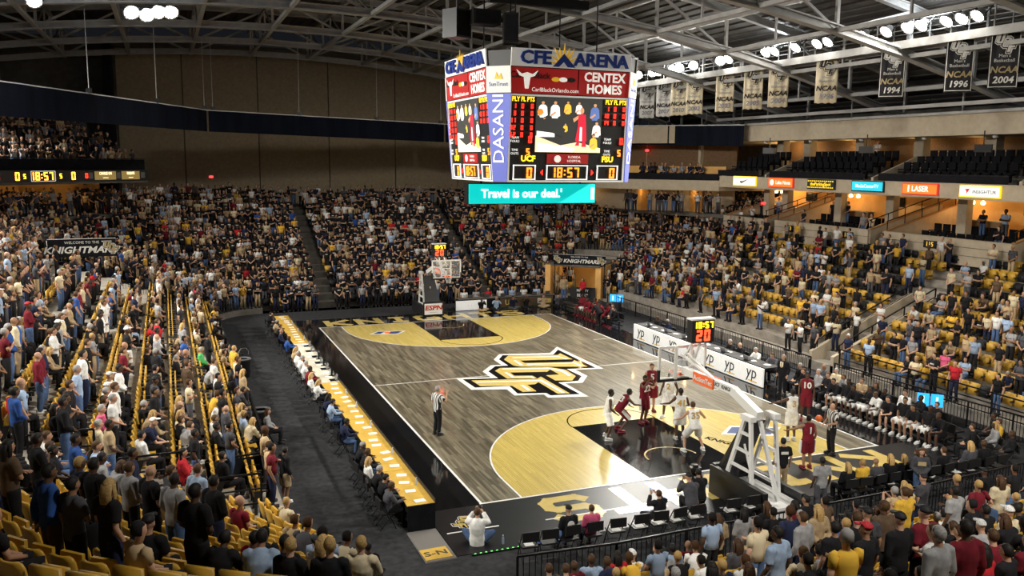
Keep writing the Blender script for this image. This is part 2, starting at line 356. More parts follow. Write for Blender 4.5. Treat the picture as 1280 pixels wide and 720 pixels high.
# concourse slabs behind the top rows
struct(MB().box((-33, 8, 6.85), (9, 60, .3)).build('floor_concourse_west', M_concd))
struct(MB().box((-2, 38.4, 6.0), (50, 5.4, .3)).build('floor_concourse_north', M_concd))
struct(MB().prism([(-30, 22), (-24.9, 22), (-15.5, 33.5), (-15.5, 40), (-30, 40)], 5.9, 6.2).build('floor_concourse_northwest', M_concd))
struct(MB().prism([(24.5, 17), (30, 17), (30, 40), (14, 40), (14, 35.2), (19, 31)], 5.9, 6.2).build('floor_concourse_northeast', M_concd))
# ---------------------------------------------------------------- walls
def wall(name, poly2, y, m): pass
ZR = lambda x: 18.3-.0042*(x+9)**2
wb = struct(MB().box((-2, 40.8, 9.5), (60, .3, 20)).build('wall_north', M_concd))
xs = [-19.2, -14.2, -8.2, -2.2, 3.8, 9.8, 15.8, 21.8]
for a, b in zip(xs, xs[1:]):
    MB().box(((a+b)/2, 36.95+3.6, 12.5), (b-a-.10, .14, 12.6), m=M_tan).build('acoustic_panel', M_tan, wb)
struct(MB().box((-38.2, -2, 9.5), (.3, 90, 20)).build('wall_west', M_concd))
struct(MB().box((33.2, -2, 9.5), (.3, 90, 20)).build('wall_east', M_concd))
struct(MB().box((-2, -46.8, 9.5), (74, .3, 20)).build('wall_south', M_concd))
struct(MB().box((-19.6, 38.6, 13), (.5, 3.8, 12)).build('wall_northwest', M_cloth_bk))
# ---------------------------------------------------------------- roof: deck, arched trusses, longitudinal frames
deck = struct(MB().build('ceiling', M_deck))
xr = [-38+4.4*i for i in range(17)]
for iy in range(10):
    y0 = -46.6+8.75*iy
    for a, b in zip(xr, xr[1:]):
        za, zb = ZR(a)+2.75, ZR(b)+2.75
        mb = MB(); m_ = .06
        n = 6
        for q in range(n):
            u0, u1 = q/n, (q+.62)/n
            xa, xb = a+(b-a)*u0, a+(b-a)*u1; z0, z1 = za+(zb-za)*u0, za+(zb-za)*u1
            mb.hexa([(xa, y0+.02, z0), (xb, y0+.02, z1), (xb, y0+8.7, z1), (xa, y0+8.7, z0), (xa, y0+.02, z0+.12), (xb, y0+.02, z1+.12), (xb, y0+8.7, z1+.12), (xa, y0+8.7, z0+.12)])
        mb.hexa([(a, y0+.02, za+.1), (b, y0+.02, zb+.1), (b, y0+8.73, zb+.1), (a, y0+8.73, za+.1), (a, y0+.02, za+.2), (b, y0+.02, zb+.2), (b, y0+8.73, zb+.2), (a, y0+8.73, za+.2)])
        p = mb.build('roof_panel', M_deck, deck); p['kind'] = 'stuff'
TY = [-30.5, -21.8, -13.1, -4.4, 4.2, 12.9, 21.6, 29.2, 36.6]
TN = ['above the near stand', 'above the near baseline seats', 'above the near baseline', 'over the near half of the court', 'over the hanging scoreboard', 'over the far half of the court', 'over the far baseline', 'over the student stand', 'along the top of the tan panels']
for y, nm in zip(TY, TN):
    t = thing('roof_truss', f'arched grey steel roof truss running {nm}', 'roof truss', (0, y, 0), group='arched roof trusses')
    xs = [-36+4.5*i for i in range(15)]
    for nmz, dz, wd in (('bottom_chord', 0, .46), ('top_chord', 2.2, .34)):
        mb = MB()
        for a, b in zip(xs, xs[1:]):
            mb.bar((a, 0, ZR(a)+dz), (b, 0, ZR(b)+dz), wd, .09); mb.bar((a, 0, ZR(a)+dz+.34), (b, 0, ZR(b)+dz+.34), wd*.8, .07); mb.bar((a, 0, ZR(a)+dz+.17), (b, 0, ZR(b)+dz+.17), .08, .32)
        mb.build(nmz, M_steel, t)
    for i, a in enumerate(xs):
        MB().bar((a, 0, ZR(a)+.05), (a, 0, ZR(a)+2.3), .16, .16).build('upright', M_steel, t)
        if i < len(xs)-1:
            b = xs[i+1]; p, q = ((a, 0, ZR(a)+.1), (b, 0, ZR(b)+2.2)) if (i % 2) else ((a, 0, ZR(a)+2.2), (b, 0, ZR(b)+.1))
            MB().bar(p, q, .13, .13).build('diagonal_brace', M_steel, t)
for i, x in enumerate([-31.5+4.5*j for j in range(14)]):
    t = thing('roof_purlin', f'{nth(i)} long grey steel roof frame counted from the west wall, running lengthwise between trusses', 'roof frame', (x, 0, 0), group='lengthwise roof frames')
    for nmz, dz, wd in (('lower_member', .1, .22), ('upper_member', 1.9, .2)):
        MB().bar((0, -44, ZR(x)+dz), (0, 38, ZR(x)+dz), wd, .2).build(nmz, M_steel, t)
    mb = MB()
    for j, y in enumerate(np.arange(-39.2, 34, 8.7)):
        mb.bar((0, y, ZR(x)+.15), (0, y+4.35, ZR(x)+1.9), .09, .09); mb.bar((0, y+4.35, ZR(x)+.15), (0, y+4.35, ZR(x)+1.9), .1, .1)
    tag(mb.build('lattice', M_steel, t), kind='stuff')
# catwalks with rails
def catwalk(x, z, label):
    t = thing('catwalk', label, 'catwalk', (x, 0, z))
    MB().box((0, -3, 0), (1.1, 68, .08)).build('deck_plate', M_steel, t)
    for s in (-.55, .55):
        MB().box((s, -3, -.12), (.1, 68, .38)).build('edge_beam', M_steel, t)
        MB().box((s, -3, 1.05), (.05, 68, .05)).build('handrail', M_steel, t); MB().box((s, -3, .55), (.04, 68, .04)).build('midrail', M_steel, t)
        for y in np.arange(-36, 31, 2.2): MB().box((s, y, .55), (.05, .05, 1.0)).build('post', M_steel, t)
catwalk(17.9, 15.95, 'grey catwalk carrying the floodlights above the championship banners'); catwalk(-31, 14.7, 'grey catwalk carrying floodlights above the press-table stand')
# floodlight heads: reflector bell, glowing lens, yoke
M_lens = emit('floodlight_lens', (1, .95, .86), 90)
def flood(p, aim, label, grp):
    d = (V(aim)-V(p)).normalized()
    t = thing('floodlight', label, 'floodlight', p, group=grp); t.rotation_euler = d.to_track_quat('-Z', 'Y').to_euler()
    MB().lathe([(.05, .42), (.16, .36), (.2, .2), (.34, 0), (.36, -.02), (.3, -.01), (.17, .18)], (0, 0, 0), 14).build('reflector', M_steelw, t, True)
    MB().lathe([(.02, .05), (.27, .045), (.3, .01), (.02, -.06)], (0, 0, 0), 14).build('lens', M_lens, t, True)
    mb = MB(); mb.bar((-.38, 0, .1), (-.38, 0, .6), .05, .03); mb.bar((.38, 0, .1), (.38, 0, .6), .05, .03); mb.bar((-.4, 0, .6), (.4, 0, .6), .05, .04); mb.build('yoke', M_blackm, t)
n1 = 0
for p, a in FLOODS:
    if p[0] > 0:
        flood(p, a, f'{nth(n1)} lit floodlight counted from the far end of the banner catwalk', 'floodlights on the banner catwalk'); n1 += 1
for i, (u_, y_, z_) in enumerate(((-16.95, 6.6, 16.55), (-16.3, 6.3, 16.45), (-15.82, 6.1, 16.58), (-15.3, 5.9, 16.58), (-21.5, 8.4, 17.6), (-21.0, 8.2, 17.0))):
    flood((u_, y_, z_), (u_+4, y_-16, 4), f'{nth(i)} lit floodlight from the aisle side in the small bank above the press-table stand', 'small floodlight bank')
t = thing('light_bar', 'grey steel bar carrying the small floodlight bank above the press-table stand', 'light bar', (-18.3, 7.1, 17.3), -.38)
MB().bar((-3.4, 0, 0), (3.4, 0, 0), .12, .12).build('pipe', M_steelw, t)
for x in (-3, 0, 3): MB().bar((x, 0, 0), (x, 0, .9), .06, .06).build('hanger', M_steelw, t)
# black ring curtain
RP = [(-26.5, 2), (-23, 8.4), (-12.9, 27.9), (5.8, 31.8), (18.7, 23.5), (23.4, 15.4)]
RZ = [(11.8, 13.45), (11.9, 13.45), (11.95, 13.4), (11.6, 13.05), (11.5, 12.95), (11.35, 12.85)]
for i in range(5):
    (x0, y0), (x1, y1) = RP[i], RP[i+1]; (b0, t0), (b1, t1) = RZ[i], RZ[i+1]
    d = V((x1-x0, y1-y0, 0)); nn = V((-d.y, d.x, 0)).normalized()*.06; g = .004
    t = thing('curtain', ['navy black curtain band beside the press-table stand', 'long navy black curtain band sloping down above the press-table stand', 'navy black curtain band hung across the tan panels', 'navy black curtain band behind the hanging scoreboard', 'navy black curtain band ending at the beige header'][i], 'curtain', group='hanging curtain ring')
    mb = MB(); N = 40; vs = []
    for q in range(N+1):
        s = g+(1-2*g)*q/N; wv = nn*(1+.8*math.sin(q*1.9))
        for zz in (b0+(b1-b0)*s, t0+(t1-t0)*s):
            for k in (-1, 1): vs.append((x0+d.x*s+wv.x*k*.5+nn.x*math.sin(q*1.3), y0+d.y*s+wv.y*k*.5+nn.y*math.sin(q*1.3), zz))
    fs = []
    for q in range(N):
        a = q*4; b = a+4
        fs += [(a, b, b+2, a+2), (a+1, a+3, b+3, b+1), (a+2, b+2, b+3, a+3), (a, a+1, b+1, b)]
    mb.add(vs, fs); mb.build('drape', M_navy, t)
    MB().tube([(x0, y0, t0+.03), (x1, y1, t1+.03)], .035, 6).build('top_pipe', M_white, t)
    for s in (.02, .35, .68, .98):
        x, y, z = x0+d.x*s, y0+d.y*s, t0+(t1-t0)*s
        MB().tube([(x, y, z), (x, y, ZR(x)+.1)], .018, 5).build('cable', M_steelw, t)
        MB().box((x, y, z+.18), (.3, .2, .25)).build('hoist', M_black, t)
# ---------------------------------------------------------------- upper balcony, far corner of the west side
A, B = V((-25.8, 21.2, 0)), V((-17, 29.2, 0)); d = (B-A).normalized(); nrm = V((-d.y, d.x, 0))
bal = struct(MB().prism([(p.x, p.y) for p in (A-d*14, B, B+nrm*10, A-d*14+nrm*10)], 8.35, 8.6).build('floor_balcony', M_concd))
for k in range(9):
    P = [A-d*14+nrm*(.2+k*.85), B-d*(k*.25)+nrm*(.2+k*.85), B-d*(k*.25)+nrm*(9), A-d*14+nrm*9]
    MB().prism([(p.x, p.y) for p in P], 8.5, 9.0+k*.5).build('balcony_step', M_concd, bal)
struct(MB().prism([(p.x, p.y) for p in (A-d*14+nrm*5, B+nrm*5, B+nrm*5.2, A-d*14+nrm*5.2)], 6.2, 8.4).build('wall_northwest_concourse', M_amber))
for s in (.12, .42, .72):
    p = A+(B-A)*s+nrm*2.5
    lamp('concourse_light', (p.x, p.y, 8.1), 26, .1, (1, .62, .25))
# ribbon scoreboard on the balcony front
rot = math.atan2(d.y, d.x); L_ = (B-A).length+10
t = thing('ribbon_scoreboard', 'long black ribbon scoreboard with lit clock digits along the corner balcony front', 'scoreboard', (A.x, A.y, 8.87), rot)
MB().box((L_/2-10, 0, 0), (L_, .22, .72)).build('housing', M_black, t)
E_am = emit('amber_led', (1, .35, .03), 5); E_yl = emit('yellow_led', (1, .6, .03), 4); E_rd = emit('red_led', (1, .03, .01), 4.5)
Lr = (B-A).length
def led(s, x, h, m, wf=.55):
    mb = MB(); seg(mb, s, (x, -.11, 0), h, (1, 0, 0), (0, 0, 1), (0, -1, 0), wf); mb.build('digit', m, t)['kind'] = 'stuff'
led('0', 0.91, .34, E_rd); led('0', 2.12, .5, E_am); led('5', 2.59, .3, E_yl); led('18:57', 3.72, .5, E_am); led('5', 5.03, .3, E_yl); led('0', 5.93, .5, E_am); led('0', 6.89, .32, E_rd)
mb = MB()
for a, b in ((3.02, 4.64),):
    x0, x1 = a, b
    for q in (-.31, .31): mb.box(((x0+x1)/2, -.115, q), (x1-x0, .03, .035))
    for q in (x0, x1): mb.box((q, -.115, 0), (.035, .03, .62))
mb.build('clock_border', emit('white_led', (.9, .9, .9), .6), t)
for a, b, c in ((7.5, 9.15, 'CHARGE ON'), (9.61, 11.09, 'KNIGHTS')):
    x0, x1 = a, b; f = MB().box(((x0+x1)/2, -.115, 0), (x1-x0, .04, .56)).build('backlit_panel', emit('panel_brown', (.35, .24, .07), .5), t)
    for zz in (.13, -.13): text('lettering', c if zz > 0 else '--------', .26, emit('warm_letter', (1, .85, .5), 2.2), f, ((x0+x1)/2, -.145, zz), sx=(x1-x0)/2.6)
for a, b in ((7.01, 7.31), (9.18, 9.47), (11.16, 11.51)):
    x0, x1 = a, b; MB().box(((x0+x1)/2, -.13, 0), (x1-x0, .1, .4)).build('speaker_box', mat('grey_box', (.16, .16, .16)), t)
bt = thing('balcony_railing', 'black rail along the front of the corner balcony above the ribbon scoreboard', 'railing', (A.x, A.y, 9.23), rot)
MB().box((L_/2-10, .25, .75), (L_, .05, .05)).build('top_rail', M_blackm, bt)
MB().box((L_/2-10, .25, .35), (L_, .02, .7)).build('mesh_panel', M_cloth_bk, bt)
# ---------------------------------------------------------------- east side: suites, fascia, header, far corner decks
M_glow = emit('warm_bulb', (1, .78, .42), 14)
XW = 24.0
BAYS = [(-14.2, -7.5), (-6.4, 2.1), (3.3, 12.0), (13.2, 18.0)]
struct(MB().box((28.5, 3, 8.75), (10.6, 36, .3)).build('ceiling_lower_suites', M_beige))
fas = struct(MB().box((23.1, .5, 8.76), (.25, 34, .82)).build('trim_suite_fascia', M_beige))
for z in (8.42, 9.1): MB().box((22.96, .5, z), (.06, 34, .05)).build('fascia_ledge', M_beige, fas)
hd = struct(MB().box((24.2, 1.5, 12.3), (.4, 36, 1.15)).build('trim_upper_header', M_beige))
MB().box((23.95, 1.5, 12.92), (.5, 36, .14)).build('header_beam', M_steel, hd); MB().box((24.0, 1.5, 13.4), (.3, 36, .2)).build('header_beam', M_steelw, hd)
struct(MB().box((28.7, 1.5, 11.9), (9, 36, .2)).build('ceiling_upper_suites', M_concd))
struct(MB().box((29.9, 1, 7.3), (.2, 36, 2.9)).build('wall_lower_suites', M_amber))
struct(MB().box((29.6, 1, 10.4), (.2, 36, 2.9)).build('wall_upper_suites', mat('dark_brown_wall', (.16, .09, .04), .8, var=.2)))
CH = MB(); CH.box((0, 0, .45), (.46, .48, .1)); CH.box((-.24, 0, .75), (.09, .46, .55)); CH.box((0, .26, .6), (.4, .05, .06)); CH.box((0, -.26, .6), (.4, .05, .06)); CH.box((0, 0, .2), (.12, .12, .4))
CHM = CH.mesh('suite_chair', mat('suite_upholstery', (.006, .006, .008), .9, spec=.15))
def suite_chairs(x, y0, y1, z, lab, grp, row):
    n = int((y1-y0)/.62)
    for i in range(n):
        tag(link('suite_chair', CHM, None, (x, y0+.35+i*.62, z), PI), f'{nth(i)} black chair from near end, {nth(row)} row, {lab}', 'chair', grp)
for bi, (a, b) in enumerate(BAYS):
    wn = nth(bi)
    pr = struct(MB().box((XW, (a+b)/2, 5.45), (.3, b-a, 1.35)).build('wall_suite_parapet', M_beige))
    MB().box((XW, (a+b)/2, 6.15), (.36, b-a, .06)).build('parapet_cap', M_beige, pr)
    for z in (5.3, 5.75): MB().box((XW-.16, (a+b)/2, z), (.03, b-a, .025)).build('parapet_joint', M_concd, pr)
    for j in range(3):
        struct(MB().box((XW+1.1+j*1.0+.9, (a+b)/2, 4.6+j*.4), (1.85, b-a, .5)).build('floor_suite_step', M_concd))
        suite_chairs(XW+.75+j*1.0, a+.2, b-.6, 4.85+j*.4 if j else 4.3+.55, f'{wn} lower suite', f'chairs in the {wn} lower suite', j)
    struct(MB().box((28.4, (a+b)/2, 5.7), (3.2, b-a, .5)).build('floor_suite', M_concd))
    for y in (a+.05, b-.05):                        # sloping side walls with a wooden cap and rail
        pw = struct(MB().hexa([(XW, y-.09, 4.6), (29.8, y-.09, 4.6), (29.8, y+.09, 4.6), (XW, y+.09, 4.6), (XW, y-.09, 6.15), (29.8, y-.09, 7.7), (29.8, y+.09, 7.7), (XW, y+.09, 6.15)]).build('wall_suite_side', M_beige))
        MB().bar((XW, y, 6.2), (29.8, y, 7.75), .22, .06).build('wooden_cap', mat('oak_cap', (.36, .19, .07), .5), pw)
        t = thing('stair_railing', f'black sloping railing beside the {wn} lower suite, {"near" if y < (a+b)/2 else "far"} side', 'railing', (XW, y, 6.2))
        MB().bar((0, 0, .55), (5.6, 0, 2.05), .05).build('handrail', M_blackm, t)
        for q in range(5): MB().bar((q*1.35+.1, 0, q*1.35*.277), (q*1.35+.1, 0, q*1.35*.277+.6), .04).build('post', M_blackm, t)
    cy = a+(b-a)*.62
    for q, yy in enumerate((a+.9, cy)):
        struct(MB().box((26.6, yy, 7.2), (.5, .62, 2.5)).build('pillar', M_beige))
    tl = thing('television', f'black television on the back wall of the {wn} lower suite', 'television', (29.7, a+(b-a)*.4, 7.65))
    MB().box((0, 0, 0), (.1, 1.1, .65)).build('casing', M_black, tl); MB().box((-.06, 0, 0), (.02, 1.0, .56)).build('screen', mat('dark_glass', (.01, .01, .012), .15), tl)
    for q in range(3):
        py = a+(b-a)*.68+.7*q
        p = thing('pendant_lamp', f'{nth(q)} glowing pendant lamp in the {wn} lower suite', 'lamp', (28.6, py, 8.6))
        MB().tube([(0, 0, 0), (0, 0, -.55)], .012, 5).build('cord', M_black, p)
        MB().lathe([(.03, .0), (.12, -.08), (.13, -.18), (.06, -.24)], (0, 0, -.52), 10).build('shade', M_glow, p)
    ct = thing('counter', f'pale topped serving counter at the back of the {wn} lower suite', 'counter', (27.6, (a+b)/2+.6, 5.95))
    MB().box((0, 0, .5), (.5, 2.6, 1.0)).build('cabinet', mat('counter_wood', (.3, .17, .07), .6), ct); MB().box((0, 0, 1.03), (.6, 2.7, .06)).build('worktop', M_beige, ct)
    lamp('suite_light', (27.8, (a+b)/2-.5, 8.3), 40, .12); lamp('suite_light', (28.9, b-1.2, 8.2), 55, .12, (1, .5, .16))
    # upper level
    for j in range(3):
        struct(MB().box((24.4+j*1.0+.9, (a+b)/2, 9.0+j*.35), (1.8, b-a, .5)).build('floor_upper_step', M_concd))
        suite_chairs(23.95+j*1.0, a+.2, b-.6, 9.25+j*.35, f'{wn} upper suite', f'chairs in the {wn} upper suite', j)
    for y in (a-.5, (a+b)/2):
        pw = struct(MB().hexa([(23.4, y-.09, 9.1), (29, y-.09, 9.1), (29, y+.09, 9.1), (23.4, y+.09, 9.1), (23.4, y-.09, 9.35), (27, y-.09, 10.7), (27, y+.09, 10.7), (23.4, y+.09, 9.35)]).build('wall_upper_side', M_beige))
        struct(MB().box((27.2, y, 10.6), (.6, .7, 2.6)).build('pillar', M_beige))
    cu = thing('counter', f'pale topped drink rail at the back of the {wn} upper suite', 'counter', (27.4, (a+b)/2+1.5, 10.0))
    MB().box((0, 0, .45), (.2, b-a-4, .9)).build('support', M_concd, cu); MB().box((-.1, 0, .93), (.5, b-a-3.6, .05)).build('worktop', M_beige, cu)
    if bi in (2, 3): lamp('suite_light', (28.6, b-1.5, 11.5), 70, .12); lamp('suite_light', (28.6, a+1.5, 11.5), 45, .12)
    if bi == 1: lamp('suite_light', (28.8, a+6.8, 11.5), 35, .12)
    rr = thing('suite_railing', f'black front rail of the {wn} upper suite', 'railing', (23.15, (a+b)/2, 9.18))
    MB().box((0, 0, .42), (.05, b-a, .05)).build('handrail', M_blackm, rr); MB().box((.02, 0, .2), (.02, b-a, .38)).build('dark_panel', M_cloth_bk, rr)
for nm, y in (('112', 10.4), ('114', 4.9), ('115', -1.4)):
    t = thing('section_sign', f'black section sign, amber number {dict(zip(("112", "114", "115"), ("one hundred thirteen", "one hundred fourteen", "one hundred fifteen")))[nm]}, on the beige parapet', 'sign', (XW-.2, y, 5.72), -PI/2)
    MB().box((0, 0, 0), (.85, .06, .42)).build('plate', M_black, t); text('number', {'112': '113'}.get(nm, nm), .36, emit('sign_amber', (.9, .6, .1), .5), t, (0, -.04, 0), bold=.02)
# backlit advertising panels
def ad(y0, y1, z0, z1, label, bg, border, items):
    t = thing('advertising_sign', label, 'sign', (22.9, (y0+y1)/2, (z0+z1)/2), -PI/2); W_, H_ = abs(y1-y0), z1-z0
    MB().box((0, 0, 0), (W_+.12, .1, H_+.12)).build('frame', border, t); MB().box((0, -.06, 0), (W_, .03, H_)).build('face', bg, t)
    for k, a in items(W_, H_): 
        if k == 't': text('lettering', a[0], a[1], a[2], t, (a[3], -.085, a[4]), bold=a[5] if len(a) > 5 else .02, sx=a[6] if len(a) > 6 else 1)
        else:
            mb = MB(); vs = [(x, -.08, z) for x, z in a[0]]+[(x, -.1, z) for x, z in a[0]]; n = len(a[0])
            mb.add(vs, [tuple(range(n, 2*n)), tuple(range(n))[::-1]]+[(i, i+n, (i+1) % n+n, (i+1) % n) for i in range(n)]); mb.build('emblem', a[1], t)
e_w = emit('ad_white', (.85, .85, .82), .75); e_o = emit('ad_orange', (.95, .2, .02), .8); e_c = emit('ad_cyan', (.02, .5, .65), .9); e_y = emit('ad_yellow', (.95, .65, .02), .9)
dk = mat('ad_dark', (.02, .02, .02)); rd = emit('ad_red', (.7, .03, .02), .5)
ad(13.1, 15.6, 8.57, 9.14, 'white backlit advertising panel with a dark curved tick', e_w, e_y, lambda w, h: [('p', ([(-.45, .02), (-.36, -.14), (-.2, -.13), (.55, .16), (-.18, -.02), (-.3, -.02)], dk))])
ad(9.2, 11.6, 8.57, 9.12, 'orange backlit advertising panel with a white round emblem', e_o, rd, lambda w, h: [('p', ([(-.85+.2*math.cos(i*PI/6), .2*math.sin(i*PI/6)) for i in range(12)], e_w)), ('t', ('Lake Nona', .34, e_w, .28, 0, .025))])
ad(5.35, 7.7, 8.58, 9.1, 'black and yellow dotted backlit advertising panel', dk, dk, lambda w, h: [('t', ('theParkingSpot', .3, e_y, 0, 0, .02))]+[('p', ([(x-.05, s*.2-.035), (x+.05, s*.2-.035), (x+.05, s*.2+.035), (x-.05, s*.2+.035)], e_y)) for x in np.linspace(-1.1, 1.1, 13) for s in (-1, 1)])
ad(1.4, 3.8, 8.58, 9.1, 'cyan backlit advertising panel with white lettering', e_c, dk, lambda w, h: [('t', ('MediaCenterTV', .28, e_w, 0, 0, .02))])
ad(-2.4, -.1, 8.54, 9.06, 'orange backlit advertising panel with tall white lettering', e_o, rd, lambda w, h: [('t', ('LASER', .42, e_w, .05, 0, .03)), ('p', ([(-.78, -.18), (-.68, -.18), (-.68, .2), (-.78, .2)], e_w))])
ad(-6.2, -3.9, 8.54, 9.05, 'white backlit advertising panel with a small red emblem', e_w, e_y, lambda w, h: [('t', ('INSIGHTUR', .26, dk, .3, -.03, .0, 1.05)), ('p', ([(-.85, .1), (-.55, .14), (-.62, .02), (-.72, -.12), (-.75, .02)], rd))])
# far corner decks between the suites and the student stand
FC = [(23, 17.6), (17.6, 23.6), (13.5, 33), (13.5, 36)]
def corner_deck(z0, z1, nm, m):
    P = FC+[(30, 36), (30, 17.6)]
    return struct(MB().prism(P, z0, z1).build(nm, m))
corner_deck(8.02, 8.8, 'floor_corner_deck', M_beige); corner_deck(11.6, 12.9, 'ceiling_corner_deck', M_beige)
def corner_wall(name, off, z0, z1, m):
    P = [(a+off, b+off*.75) for a, b in FC[:3]]; Q = [(a+off+.2, b+off*.75+.15) for a, b in FC[:3]]
    mb = MB()
    for i in range(2): mb.hexa([(*P[i], z0), (*Q[i], z0), (*Q[i+1], z0), (*P[i+1], z0), (*P[i], z1), (*Q[i], z1), (*Q[i+1], z1), (*P[i+1], z1)])
    return struct(mb.build(name, m))
corner_wall('wall_corner_upper', 3.4, 8.8, 11.6, mat('dark_brown_wall', (.2, .1, .04), .8)); corner_wall('wall_corner_lower', 3.2, 6.2, 8.0, M_beige)
corner_wall('wall_corner_parapet', 1.3, 8.8, 9.85, M_amber); corner_wall('wall_corner_ledge', .25, 8.8, 9.3, M_cloth_bk)
for x, y in ((19.7, 24.3), (22.6, 20.8), (17.3, 29.4)):
    struct(MB().box((x+1.4, y+1.2, 7.1), (.7, .7, 1.85)).build('pillar', M_amber)); lamp('concourse_light', (x+.6, y+.6, 7.85), 22, .1)
    lamp('suite_light', (x+2.2, y+1.6, 11.3), 45, .1); struct(MB().box((x+1.9, y+1.5, 10.2), (.35, .35, 2.8)).build('pillar', M_beige))
for i, (x, y, z, lb) in enumerate(((21.3, 25.5, 11.1, 'red exit light in the upper corner deck'), (-12.4, 36.8, 8.6, 'red exit light on the tan panels above the student stand'), (25.3, 15.3, 7.2, 'red exit light beside the lower suites'))):
    t = thing('exit_light', lb, 'light', (x, y, z)); MB().box((0, 0, 0), (.34, .1, .22)).build('housing', M_red, t); MB().lathe([(.02, -.1), (.16, -.06), (.16, .06), (.02, .1)], (0, -.1, 0), 10).build('lens', emit('exit_red', (1, .02, .02), 6), t)
for i, y in enumerate((14.5, 9.8, 5.2, .4, -4.2, -8.8)):
    tag(MB().lathe([(.02, 0), (.13, .02), (.16, .12), (.05, .2)], (24.7, y, 11.55), 10).build('ceiling_camera', M_white), f'{nth(i)} small white dome camera from the far end under the beige header', 'camera', 'dome cameras under the header')
for i, y in enumerate((12.4, 3.4, -4.6)):
    t = thing('hanging_speaker', f'{nth(i)} black loudspeaker from the far end hung below the beige header', 'speaker', (23.4, y, 11.0), .6)
    MB().box((0, 0, 0), (.5, .8, .4)).build('cabinet', M_black, t); MB().bar((0, 0, .2), (0, 0, .9), .06).build('bracket', M_blackm, t)
# ---------------------------------------------------------------- centre-hung scoreboard
SX, SY, SZ = .57, .67, 9.2
HT, HB, HW = 3.66, 3.28, 2.84
sb = thing('scoreboard', 'large eight-sided black and red scoreboard hanging over mid court', 'scoreboard', (SX, SY, SZ))
mb = MB()
def octa(h, c, z): return [(-c, -h, z), (c, -h, z), (h, -c, z), (h, c, z), (c, h, z), (-c, h, z), (-h, c, z), (-h, -c, z)]
mb.add(octa(HB-.06, HW-.04, 0)+octa(HT-.06, HW-.04, 5.5), [(i, (i+1) % 8, 8+(i+1) % 8, 8+i) for i in range(8)]+[tuple(range(8))[::-1], tuple(range(8, 16))]); mb.build('housing', M_black, sb)
E_wh = emit('board_white', (.80, .80, .78), .16); E_rdp = emit('board_red', (.42, .012, .012), .22); E_blue = mat('board_blue', (.02, .05, .3), .4)
E_txt = emit('board_letter', (.9, .88, .82), .5); E_das = emit('water_blue', (.12, .15, .55), .35); E_ylt = emit('led_yellow', (1, .62, .02), 1.6); E_rl = emit('led_red', (1, .03, .015), 1.8); E_ao = emit('led_amber', (1, .25, .02), 2.2); E_wl = emit('led_white', (.9, .9, .88), .8)
def poly(P, y0, y1, m, name, parent):
    n = len(P); a = sum(P[i][0]*P[(i+1) % n][1]-P[(i+1) % n][0]*P[i][1] for i in range(n))
    if a < 0: P = P[::-1]
    mb = MB(); mb.add([(x, y0, z) for x, z in P]+[(x, y1, z) for x, z in P], [tuple(range(n)), tuple(range(n, 2*n))[::-1]]+[(i, i+n, (i+1) % n+n, (i+1) % n) for i in range(n)]); return mb.build(name, m, parent)
def blob(cx, cz, a, b, n=10): return [(cx+a*math.cos(2*PI*i/n), cz+b*math.sin(2*PI*i/n)) for i in range(n)]
VC = {k: emit('video_'+k, c, 1.0) for k, c in dict(dark=(.03, .03, .028), floor=(.85, .68, .42), pale=(.95, .92, .85), skin=(.6, .3, .14), red=(.6, .015, .04), gold=(.85, .5, .05), ball=(.9, .25, .03), blue=(.1, .16, .4)).items()}
